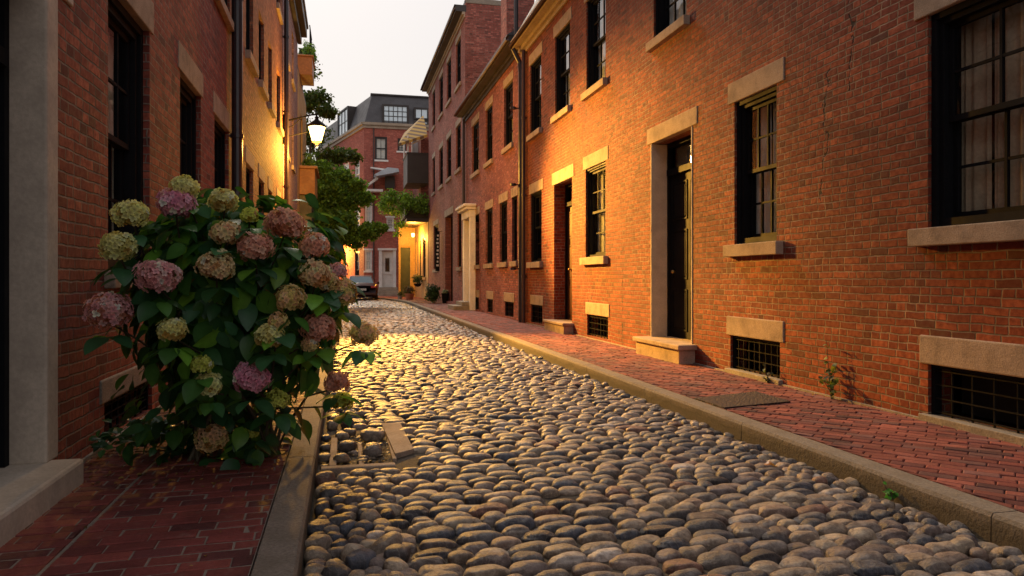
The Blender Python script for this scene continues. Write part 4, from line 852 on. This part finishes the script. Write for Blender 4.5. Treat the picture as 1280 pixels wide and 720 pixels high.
# --- weeds on the right
def weed(name, X, Y, z0, h, n, leafs, label, spread=.1, droop=False, pal=((.12, .17, .02), (.2, .22, .03), (.08, .12, .02), (.05, .05, .02))):
    T = thing(name, (X, Y, z0), label, 'plant'); s = MB(); Ms, Ts, Cs = [], [], []
    for k in range(n):
        a = k * 2.4 + random.random(); ln = h * random.uniform(.45, 1) if k else h; tx, ty = math.cos(a) * spread * random.uniform(.5, 1.4), math.sin(a) * spread * .8 * random.uniform(.3, 1); tx = min(tx, .03)
        if k == 0: tx, ty = -.03, .05
        pts = [Vector((X + tx * f ** 1.4 + .008 * math.sin(f * 9 + k), Y + ty * f ** 1.2 + .008 * math.cos(f * 8 + k), z0 + ln * (f - (.35 * f * f * f if k else 0)))) for f in np.linspace(0, 1, 8)]
        s.tube(pts, [.005 - .0005 * i for i in range(8)], 5)
        for j in range(leafs):
            f = random.uniform(.15, 1); i = min(6, int(f * 7)); P = pts[i].lerp(pts[i + 1], f * 7 - i if f < 1 else 1); w = random.uniform(0, 6.28)
            d = Vector((math.cos(w), math.sin(w), random.uniform(-.3, .4))); sz = random.uniform(.03, .075) * (h / .5) ** .4
            Ms.append(basis(Vector((-.5, -.4, 1)) + Vector(RNG.normal(size=3) * .4), d, sz)); Ts.append(P); Cs.append(np.array(random.choice(pal)) * random.uniform(.7, 1.3))
    mb = MB(); mb.inst(LV3, LF3, Ms, Ts, np.array(Cs)); mb.build('leaves', M['treeleaf'], T); s.build('stems', M['stem'], T)
weed('wall_weed', XR - .07, R_(1048), 0, .56, 6, 7, 'tall spindly weed growing from the foot of the right wall between the two near grilles', .12)
weed('grille_weed', XR - .06, R_(966), 0, .24, 4, 4, 'small yellow-green weed in front of the middle basement grille', .06)
P = gp(1108, 612, -.06); weed('kerb_weed', KR0 - .02, P.y, -.12, .12, 5, 5, 'tiny bright green weed sprouting at the foot of the right kerb', .03, pal=((.05, .2, .02), (.08, .28, .03)))
# --- trees at the back
def tree(name, base, height, crown, label, n, size, pal, rad, limbs, group=None, lean=(0, 0)):
    T = thing(name, base, label, 'tree', group); b = Vector(base); tr = MB()
    top = b + Vector((lean[0], lean[1], height)); pts = [b.lerp(top, f) + Vector((math.sin(f * 5) * .12, math.cos(f * 4) * .1 - .1, 0)) for f in np.linspace(0, 1, 8)]
    tr.tube(pts, [rad * (1 - .75 * i / 7) for i in range(8)], 10)
    Ms, Ts, Cs = [], [], []
    for (cx, cy, cz, r, k) in crown:
        c0 = Vector((cx, cy, cz)); st = pts[min(7, max(2, int((c0.z - b.z) / height * 5)))]; md = st.lerp(c0, .5) + Vector((0, 0, .25)); tr.tube([st, md, c0], [rad * .35, rad * .22, rad * .08], 6)
        m_ = int(n * k)
        for _ in range(max(3, m_ // 45)):      # twig clumps inside this part of the crown
            nv = Vector(RNG.normal(size=3)).normalized(); cc = c0 + Vector((nv.x * r, nv.y * r, nv.z * r * .7)) * random.uniform(.2, 1); tr.tube([c0, cc], [rad * .08, rad * .03], 4, cap=False); cr = r * random.uniform(.3, .6)
            sh = random.uniform(.7, 1.3)
            for _ in range(45):
                v2 = Vector(RNG.normal(size=3)); v2.normalize(); Pq = cc + Vector((v2.x, v2.y, v2.z * .6)) * cr * random.uniform(.2, 1.1)
                Ms.append(basis(v2 + Vector((0, 0, .3)) + Vector(RNG.normal(size=3) * .7), v2 + Vector(RNG.normal(size=3) * .6), size * random.uniform(.7, 1.3))); Ts.append(Pq); Cs.append(np.array(pal[RNG.integers(len(pal))]) * random.uniform(.7, 1.3) * sh)
    tr.build('trunk', M['bark'], T, smooth=True); mb = MB(); mb.inst(LV3, LF3, Ms, Ts, np.array(Cs)); mb.build('crown', M['treeleaf'], T)
TP = [(.11, .22, .03), (.15, .28, .04), (.20, .34, .05), (.07, .14, .02)]
def at(px, py, D, r, k): p = pd(px, py, D); return (p.x, p.y, p.z, r, k)
tree('street_tree', (-2.2, 33.5, -.1), 7.5, [at(400, 270, 32, 1.0, 1), at(425, 250, 33, .9, .9), at(440, 295, 33, .7, .8), at(465, 288, 33, .5, .35), at(408, 300, 32, .8, .6), at(385, 240, 33, .9, .9), at(452, 248, 34, .5, .4), at(375, 215, 33, .6, .5), at(405, 235, 32, .8, .8), at(422, 222, 33, .6, .6), at(445, 232, 33, .4, .4), at(400, 215, 32, .7, .6), at(425, 275, 32, .7, .8), at(415, 320, 33, .4, .3), at(478, 284, 33, .3, .15)],
     'bushy green tree under the street lamp at the far end of the left row', 4600, .14, TP, .16, 5, lean=(.9, 0))
tree('tall_tree', (-2.6, 37.5, -.1), 12.5, [at(375, 85, 36, .9, .6), at(392, 125, 36, .8, .55), at(408, 140, 36, .5, .35), at(380, 170, 36, 1.2, .8), at(384, 65, 36, .4, .15), at(415, 195, 37, .8, .4), at(440, 195, 38, .6, .3), at(372, 130, 36, .8, .6)],
     'tall loose tree behind the street lamp reaching above the orange box', 3200, .14, [(.05, .09, .015), (.08, .12, .02), (.10, .10, .02)], .17, 5, lean=(.6, 0))
# climbing vine on the balcony bracket
T = thing('balcony_vine', (4.0, 41, z45(262)), 'bright green vine spilling over the dark beam under the balcony', 'vine'); Ms, Ts, Cs = [], [], []; s = MB()
for (px, py, r, n) in ((486, 248, .5, 300), (506, 246, .5, 300), (526, 250, .5, 300), (488, 250, .45, 260), (498, 262, .5, 300), (510, 254, .5, 320), (524, 258, .45, 300), (532, 262, .3, 140), (484, 262, .4, 180), (500, 280, .35, 160), (490, 240, .3, 120), (478, 256, .3, 100), (496, 292, .2, 70)):
    c0 = pd(px, py, 40.0)
    s.tube([(4.2, 41.0, z45(266)), Vector((4.2, 41.0, z45(262))).lerp(c0, .6) + Vector((0, 0, .2)), c0], [.04, .03, .01], 5)
    for _ in range(n):
        v2 = Vector(RNG.normal(size=3)).normalized(); Pq = c0 + Vector((v2.x * r * 1.15, v2.y * r, v2.z * r * .8)) * random.uniform(.3, 1.05)
        Ms.append(basis(v2 + Vector((0, -.2, .3)) + Vector(RNG.normal(size=3) * .6), v2 + Vector((0, 0, -.5)), .12 * random.uniform(.7, 1.3))); Ts.append(Pq); Cs.append(np.array(random.choice([(.16, .29, .03), (.22, .36, .05), (.10, .18, .03)])) * random.uniform(.7, 1.3))
mb = MB(); mb.inst(LV3, LF3, Ms, Ts, np.array(Cs)); mb.build('leaves', M['treeleaf'], T); s.build('stems', M['stem'], T)
# potted plants by the right row's far end
DG = [(.02, .05, .015), (.035, .08, .02), (.05, .10, .02)]
q = gp(541, 379); shrub('dark_shrub', (q.x, q.y, 0), (.42, .42, .5), 900, .09, DG, 'rounded dark green shrub beside the far doorway on the right sidewalk', 'shrub')
q = gp(556.5, 379); T = shrub('flower_pot', (q.x, q.y, 0), (.16, .16, .12), 130, .07, [(.55, .58, .5), (.4, .5, .35), (.06, .1, .03)], 'dark pot of white flowers between the round shrub and the white door steps', 'potted plant', pot=.42, seed=3)
MB().lathe((q.x, q.y, 0), [(0, 0), (.13, 0), (.17, .42), (.19, .42), (.19, .46), (.15, .46), (.14, .4), (0, .4)], 16).build('pot', M['iron'], T, smooth=False)
q = gp(512, 374.5); T = shrub('terracotta_planter', (q.x, q.y, 0), (.4, .35, .28), 300, .08, [(.12, .05, .03), (.1, .07, .03), (.04, .07, .02)], 'planter of reddish foliage in front of the green annex door', 'potted plant', pot=.25, seed=4)
MB().lathe((q.x, q.y, 0), [(0, 0), (.18, 0), (.25, .28), (.28, .28), (.28, .33), (.22, .33), (.2, .26), (0, .26)], 16).build('pot', M['terra'], T)
q = gp(500, 374); T = shrub('small_pot', (q.x, q.y, 0), (.16, .16, .14), 120, .06, DG, 'small pale pot with a green plant at the left of the annex door', 'potted plant', pot=.18, seed=5)
MB().lathe((q.x, q.y, 0), [(0, 0), (.1, 0), (.14, .2), (.12, .2), (.1, .17), (0, .17)], 14).build('pot', M['stone_grey'], T)
p = pd(522, 349, 42); T = shrub('hanging_basket', (p.x, p.y, p.z - .35), (.4, .35, .32), 420, .08, DG, 'dark hanging basket of greenery in front of the lit annex windows', 'hanging plant', pot=.05, seed=6)
MB().lathe((p.x, p.y, p.z - .45), [(0, 0), (.16, .04), (.25, .2), (.22, .2), (0, .1)], 14).build('basket', M['iron'], T); MB().tube([(p.x, p.y, p.z - .3), (p.x, p.y, 4.32)], .008, 5).build('chain', M['iron'], T)
p = gp(388, 300, 0) if False else None
for (a, zz_, lab) in ((28.9, 5.3, 'green plant in the orange box bay under the street lamp'), (28.6, 9.46, 'dark climbing shrub in the rooftop box on the ochre house')):
    shrub('window_box_plant', (XL + .3, a, zz_ - .1), (.28, .9, .42), 420, .1, TP, lab, 'plant', pot=.05)
# ---------------------------------------------------------------- street lamp
LY = 19.0; LP = pd(396, 168, 19.5); LX = LP.x; LY = LP.y; LZ = LP.z
ST = thing('street_lamp', (XL, LY, LZ), 'glowing gas-style lantern on an iron bracket from the left wall', 'street lamp')
s_ = .5 / 24 * 1.04
M['lampglass'] = emis('glowing_lamp_glass', (1., .66, .2), 9)
LP0 = Vector((LX, LY, LZ))
MB().lathe(LP0, [(.12, -.2), (.155, -.08), (.2, .1), (.225, .2)], 6).build('lantern_glass', M['lampglass'], ST)
lf = MB().lathe(LP0, [(.25, .2), (.26, .23), (.19, .30), (.12, .35), (.06, .39), (.045, .43), (.06, .46), (.02, .5), (0, .52)], 6).lathe(LP0, [(0, .2), (.25, .2)], 6)
for k in range(6):
    w = 2 * math.pi * k / 6; lf.tube([LP0 + Vector((.124 * math.cos(w), .124 * math.sin(w), -.2)), LP0 + Vector((.23 * math.cos(w), .23 * math.sin(w), .2))], .009, 5)
lf.lathe(LP0, [(.0, -.36), (.025, -.34), (.02, -.28), (.05, -.26), (.06, -.23), (.13, -.21), (.13, -.19), (0, -.19)], 12)
lf.build('lantern_frame', M['iron'], ST)
br = MB(); W0 = Vector((XL, LY, LZ)); 
br.tube([W0 + Vector((0, 0, .30)), LP0 + Vector((-.15, 0, .52)), LP0 + Vector((0, 0, .54))], .022, 8); br.tube([LP0 + Vector((0, 0, .5)), LP0 + Vector((0, 0, .56))], .02, 6)
br.tube([W0 + Vector((0, 0, -.13)), LP0 + Vector((-.24, 0, .06))], .012, 8); br.box(FL, LY - .05, LY + .05, LZ - .3, LZ + .5, .002, .03)
br.tube([W0 + Vector((.01, 0, .1)), W0 + Vector((.25, 0, .2)), W0 + Vector((.45, 0, .4))], .012, 6)
br.build('bracket', M['iron'], ST)
def light(kind, name, loc, energy, color, parent, radius=.1, target=None, size=None, blend=1.):
    l = bpy.data.lights.new(name, kind); l.energy = energy; l.color = color; l.shadow_soft_size = radius
    o = bpy.data.objects.new(name, l); COL.objects.link(o); loc = Vector(loc)
    if parent is not None: o.parent = parent; o.location = loc - parent.location
    else: o.location = loc
    if target is not None: o.rotation_euler = (Vector(target) - loc).to_track_quat('-Z', 'Y').to_euler()
    if size: l.spot_size = math.radians(size); l.spot_blend = blend
    return o
GOLD = (1., .48, .07)
LL = LP0 + Vector((0, 0, -.42))
light('POINT', 'lamp_light', LP0 + Vector((0, 0, -.45)), 1100, GOLD, ST, .1)
light('SPOT', 'lamp_beam', LL, 24000, GOLD, ST, .3, (XR, 13.3, 2.5), 43, 1.)
light('SPOT', 'lamp_beam', LL, 13000, GOLD, ST, .3, (1.6, 12.0, -.1), 42, .8)
# wall lantern glowing on the end house's left face
P = pd(417, 309, 53.5)
WLn = thing('wall_lantern', P, 'small glowing wall lantern behind the tree on the end house', 'lantern')
MB().lathe(P, [(0, -.12), (.1, -.1), (.13, .1), (0, .14)], 8).build('lantern_glass', emis('small_lamp_glass', (1., .6, .15), 10), WLn); MB().lathe(P, [(.16, .14), (.06, .26), (0, .3)], 8).tube([P + Vector((0, 0, .2)), P + Vector((.0, 1.2, .3))], .02, 6).build('lantern_frame', M['iron'], WLn)
light('POINT', 'lantern_light', P + Vector((0, -.15, -.2)), 1500, GOLD, WLn, .1)
P = Vector((3.95, 42.6, 3.7)); WL2 = thing('porch_lantern', P, 'glowing porch lantern under the vine at the annex windows', 'lantern')
MB().lathe(P, [(0, -.12), (.08, -.1), (.1, .1), (0, .12)], 8).build('lantern_glass', emis('porch_lamp_glass', (1., .6, .15), 8), WL2); MB().tube([P + Vector((0, 0, .1)), (P.x, P.y, 4.32)], .012, 6).build('hanging_rod', M['iron'], WL2)
light('POINT', 'lantern_light', P + Vector((0, 0, -.2)), 450, GOLD, WL2, .1)
# ---------------------------------------------------------------- parked car seen from behind
CP = Vector((rx(452, 41), 41, RZ)); CA = thing('parked_car', CP, 'dark maroon sedan parked at the far end of the street, seen from behind', 'car')
M['carpaint'] = simple('maroon_car_paint', (.035, .006, .010), .3, .0, 3, var=.1, spec=.4); M['tyre'] = simple('tyre_rubber', (.02, .02, .02), .8, .2); M['chrome'] = simple('chrome', (.7, .7, .7), .15, 0, 5, metallic=1)
FC = Fr((CP.x, CP.y, RZ), (1, 0, 0), (0, -1, 0))
secs = []   # (y forward, half width, z bottom, z shoulder, z top, top half width)
body = MB(); nP = 16
def ring(y_, hw, zb, zt_, k):
    r = []
    for j in range(nP):
        w = 2 * math.pi * j / nP; cx_, sz_ = math.cos(w), math.sin(w); r.append((CP.x + hw * math.copysign(abs(cx_) ** k, cx_), CP.y + y_, RZ + (zb + zt_) / 2 + (zt_ - zb) / 2 * math.copysign(abs(sz_) ** k, sz_)))
    return r
def loft(mb, rings):
    k = len(mb.v); n = len(rings[0])
    for r in rings: mb.v += r; mb.c += [mb.col] * n
    for i in range(len(rings) - 1):
        for j in range(n): mb.f.append([k + i * n + j, k + i * n + (j + 1) % n, k + (i + 1) * n + (j + 1) % n, k + (i + 1) * n + j]); mb.uv += [(0, 0)] * 4
    for b_ in (0, len(rings) - 1): mb.f.append([k + b_ * n + j for j in range(n)]); mb.uv += [(0, 0)] * n
loft(body, [ring(*a, .38) for a in ((-.02, .78, .38, .88), (.05, .88, .28, 1.0), (.5, .92, .22, 1.04), (1.5, .93, .2, 1.0), (3.2, .93, .2, .98), (4.2, .88, .22, .86), (4.6, .74, .3, .72))])
body.build('body', M['carpaint'], CA, smooth=True)
cab = MB(); loft(cab, [[(CP.x + sx * hw, CP.y + y_, RZ + z) for sx, hw, z in ((-1, b, .96), (-1, t2, zt2), (1, t2, zt2), (1, b, .96))] for y_, b, t2, zt2 in ((.45, .74, .70, 1.0), (1.0, .78, .60, 1.40), (1.4, .78, .6, 1.45), (2.4, .78, .6, 1.44), (3.3, .74, .66, 1.0))])
cab.build('cabin', M['carpaint'], CA, bevel=.05)
M['carglass'] = simple('car_glass', (.14, .19, .22), .08, 0, 5, metallic=.6, var=.05)
rg = MB(); rg.face([(CP.x + x, CP.y + y_, RZ + z) for x, y_, z in ((-.66, .46, 1.02), (.66, .46, 1.02), (.53, .96, 1.385), (-.53, .96, 1.385))]); rg.build('rear_window', M['carglass'], CA)
for sx in (-1, 1):
    for yy in (.85, 3.7):
        c0 = Vector((CP.x + sx * .82, CP.y + yy, RZ + .32)); wh = MB().tube([c0 + Vector((-.1, 0, 0)), c0 + Vector((.1, 0, 0))], .32, 20).build('wheel', M['tyre'], CA); MB().tube([c0 + Vector((sx * .07, 0, 0)), c0 + Vector((sx * .112, 0, 0))], .2, 14).build('rim', M['chrome'], wh)
    MB().box(FC, sx * .50, sx * .84, .74, .86, -.05, .05).build('taillight', simple('red_taillight', (.4, .015, .02), .2, 0) if sx < 0 else bpy.data.materials['red_taillight'], CA, bevel=.02)
    MB().box(FC, sx * .95, sx * 1.1, .95, 1.08, -2.7, -2.6).build('mirror', M['carpaint'], CA, bevel=.02)
MB().box(FC, -.26, .26, .60, .72, .02, .055).build('licence_plate', M['panel'], CA); MB().box(FC, -.82, .82, .34, .5, -.1, .07).build('bumper', M['carpaint'], CA, bevel=.03)
# ---------------------------------------------------------------- small things on the ground
# sunken stone frame beside the left kerb
DRN = thing('stone_drain_frame', (.15, 5.5, -.1), 'broken stone frame of an old drain filled with debris beside the left kerb', 'drain')
MB().box(WORLD, -.15, .34, -.2, -.105, -4.98, -4.90).build('front_bar', M['stone'], DRN, bevel=.01)
MB().box(WORLD, -.10, -.05, -.2, -.115, -5.9, -5.02).build('side_bar', M['stone'], DRN, bevel=.008)
MB().box(WORLD, .10, .135, -.2, -.125, -5.75, -5.05).build('inner_bar', M['stone'], DRN, bevel=.008)
sl = [gp(477, 529, -.095), gp(500, 528, -.095), gp(517, 561, -.095), gp(494, 567, -.095)]
mb = MB(); lo = [p_ - Vector((0, 0, .09)) for p_ in sl]; mb.face(sl); mb.face(lo[::-1])
for i in range(4): mb.face([lo[i], lo[(i + 1) % 4], sl[(i + 1) % 4], sl[i]])
mb.build('slab', M['stone'], DRN, bevel=.008); mb = MB().box(WORLD, .33, .36, -.2, -.112, -6.2, -5.1).build('side_bar', M['stone'], DRN, bevel=.006)
heapbox = [(-.02, 5.2, .055), (.02, 5.55, .06), (.2, 5.35, .07), (.22, 5.85, .075), (-.02, 5.95, .05), (.05, 6.1, .045), (.3, 6.1, .04), (-.14, 5.3, .04), (-.14, 5.6, .04), (-.14, 5.95, .035)]
for X, Y, r in heapbox:
    mb = MB(); mb.inst(S3[random.randrange(14)], F3, [rotm((random.uniform(-.2, .2), random.uniform(-.2, .2), random.random() * 3)) @ np.diag((r * 1.2, r, r * .75))], [(0, 0, 0)], [PAL[random.choice((0, 1, 3, 4, 5))] * random.uniform(.7, 1.1)])
    o = mb.build('loose_stone', M['cobble'], smooth=True); o.location = (X, Y, -.15 + r * .6); tag(o, 'dark rounded stone lying inside the broken drain frame', 'stone', 'stones inside the drain frame')
DCOL = [(.16, .08, .025), (.22, .13, .04), (.10, .06, .03), (.28, .18, .06)]
Ms, Ts, Cs = [], [], []
def litter(n, fx, s0=.015, s1=.04):
    for _ in range(n):
        X, Y, Z = fx(); w = random.uniform(0, 6.28); Ms.append(basis(Vector((RNG.normal() * .3, RNG.normal() * .3, 1)), (math.cos(w), math.sin(w), .1), random.uniform(s0, s1))); Ts.append((X, Y, Z)); Cs.append(np.array(random.choice(DCOL)) * random.uniform(.6, 1.4))
heap(34, -.14, .34, 5.02, 6.25, .02, .04, 'small stone in the rubble inside the broken drain frame', 'rubble inside the drain frame', -.02)
litter(260, lambda: (random.uniform(.12, .34), random.uniform(5.05, 6.1), -.145 + random.random() * .03), .02, .045)
litter(90, lambda: (random.uniform(-.16, .1), random.uniform(5.05, 6.2), -.145 + random.random() * .02))
litter(420, lambda: ((lambda x: (x, random.uniform(2, 16), road_z(x) + .01))(random.uniform(KL1, KR0))), .01, .022)
litter(130, lambda: (XR - abs(random.gauss(0, .08)) - .02, random.uniform(3.5, 18), .008), .012, .03)
litter(160, lambda: (random.uniform(XL + .05, KL0), random.uniform(4.3, 5.6), .008), .012, .035)
litter(26, lambda: (random.uniform(XL + .3, KL0), random.uniform(2.2, 4.4), .008), .01, .025)
mb = MB(); mb.inst(LV3, LF3, Ms, Ts, np.array(Cs)); tag(mb.build('leaf_litter', M['treeleaf']), 'scattered brown leaf litter between the stones and along the walls', 'leaf litter', kind='stuff')
P = gp(963, 581, -.05)
mb = MB(); mb.inst(LV, LF, [basis((.2, -.4, 1), (1, .3, .2), .07, 1.2), basis((-.3, -.2, 1), (-.6, .5, .3), .055, 1.3)], [(P.x, P.y, P.z), (P.x + .02, P.y + .01, P.z + .005)], [(.5, .24, .04), (.42, .17, .03)]); tag(mb.build('fallen_leaf', M['leaf'], origin=P), 'curled orange fallen leaf on the cobbles near the right kerb', 'leaf')
# iron plate in the right sidewalk
a, b, c_, d_ = gp(868, 499), gp(905, 511), gp(988, 503), gp(945, 490.5)
mb = MB(); qs = [Vector((q_.x, q_.y, .012)) for q_ in (a, b, c_, d_)]; mb.face(qs); lo = [Vector((q_.x, q_.y, -.03)) for q_ in qs]
for i in range(4): mb.face([lo[i], lo[(i + 1) % 4], qs[(i + 1) % 4], qs[i]])
t = NT('pitted_iron_plate'); vo = t.n('TexVoronoi'); t.link(t.pos(), vo.inputs['Vector']); vo.inputs['Scale'].default_value = 38; h_ = t.mr(vo.outputs['Distance'], .2, .45)
t.bsdf(t.mix(h_, (.10, .06, .05), (.03, .022, .02)), .6, t.bump(h_, 1., .01), metallic=.3); M['plate'] = t.m
tag(mb.build('iron_cover_plate', M['plate'], origin=qs[0]), 'dark pitted iron cover plate set in the right sidewalk', 'cover plate')
# illegible pale-lettered hanging banner by the far doorway
q = R_(552); BN = thing('hanging_sign', (XR - .25, q, 2.6), 'narrow dark vertical sign with small white marks beside the far dark doorway', 'sign')
MB().box(FR, q - .02, q + .02, 1.5, 3.4, .1, .30).build('board', M['iron'], BN); mk = MB()
for k in range(9):
    z = 3.22 - k * .18; mk.box(FR, q - .032, q - .0205, z - .045, z + .045, .14 + .02 * (k % 2), .22 + .02 * ((k * 7) % 3))
mk.build('white_marks', M['white'], BN); MB().tube([FR.p(q, 3.42, 0), FR.p(q, 3.42, .3)], .015, 6).build('bracket', M['iron'], BN)
# ---------------------------------------------------------------- daylight
w = bpy.data.worlds.new('World'); SC.world = w; w.use_nodes = True; nt = w.node_tree; bg = nt.nodes['Background']
sk = nt.nodes.new('ShaderNodeTexSky'); sk.sky_type = 'NISHITA'; sk.sun_disc = False; SUN_EL, SUN_AZ = 40, -8
sk.sun_elevation = math.radians(SUN_EL); sk.sun_rotation = math.radians(SUN_AZ); sk.air_density = 1; sk.dust_density = 4
mx = nt.nodes.new('ShaderNodeMix'); mx.data_type = 'RGBA'; mx.inputs[0].default_value = .88; mx.inputs[7].default_value = (8.1, 7.75, 7.5, 1)
tc = nt.nodes.new('ShaderNodeTexCoord'); sz_ = nt.nodes.new('ShaderNodeSeparateXYZ'); nt.links.new(tc.outputs['Generated'], sz_.inputs[0])
cl = nt.nodes.new('ShaderNodeTexNoise'); cl.inputs['Scale'].default_value = 2.2; cl.inputs['Detail'].default_value = 5; nt.links.new(tc.outputs['Generated'], cl.inputs['Vector'])
ad_ = nt.nodes.new('ShaderNodeMath'); ad_.operation = 'MULTIPLY_ADD'; ad_.inputs[1].default_value = .5; nt.links.new(cl.outputs['Fac'], ad_.inputs[0]); nt.links.new(sz_.outputs[2], ad_.inputs[2])
rp = nt.nodes.new('ShaderNodeValToRGB'); rp.color_ramp.elements[0].position = .2; rp.color_ramp.elements[0].color = (1, .95, .875, 1); rp.color_ramp.elements[1].position = .85; rp.color_ramp.elements[1].color = (.86, .85, .87, 1); nt.links.new(ad_.outputs[0], rp.inputs[0])
ml = nt.nodes.new('ShaderNodeMix'); ml.data_type = 'RGBA'; ml.blend_type = 'MULTIPLY'; ml.inputs[0].default_value = 1; ml.inputs[6].default_value = (7.7, 7.6, 7.65, 1); nt.links.new(rp.outputs[0], ml.inputs[7]); ml.clamp_result = False; nt.links.new(ml.outputs[2], mx.inputs[7])
nt.links.new(sk.outputs[0], mx.inputs[6]); nt.links.new(mx.outputs[2], bg.inputs[0]); bg.inputs[1].default_value = .1
sl_ = bpy.data.lights.new('sun', 'SUN'); sl_.energy = 1.5; sl_.angle = math.radians(10); sl_.color = (1, .84, .66); so_ = bpy.data.objects.new('sun', sl_); COL.objects.link(so_)
az = math.radians(SUN_AZ); el = math.radians(SUN_EL); dirv = Vector((math.sin(az) * math.cos(el), math.cos(az) * math.cos(el), math.sin(el))); so_.rotation_euler = dirv.to_track_quat('Z', 'Y').to_euler(); so_.location = (0, 0, 20)
SC.view_settings.view_transform = 'Standard'; SC.view_settings.look = 'None'; SC.view_settings.exposure = .22; SC.view_settings.gamma = 1
SC.cycles.use_denoising = True
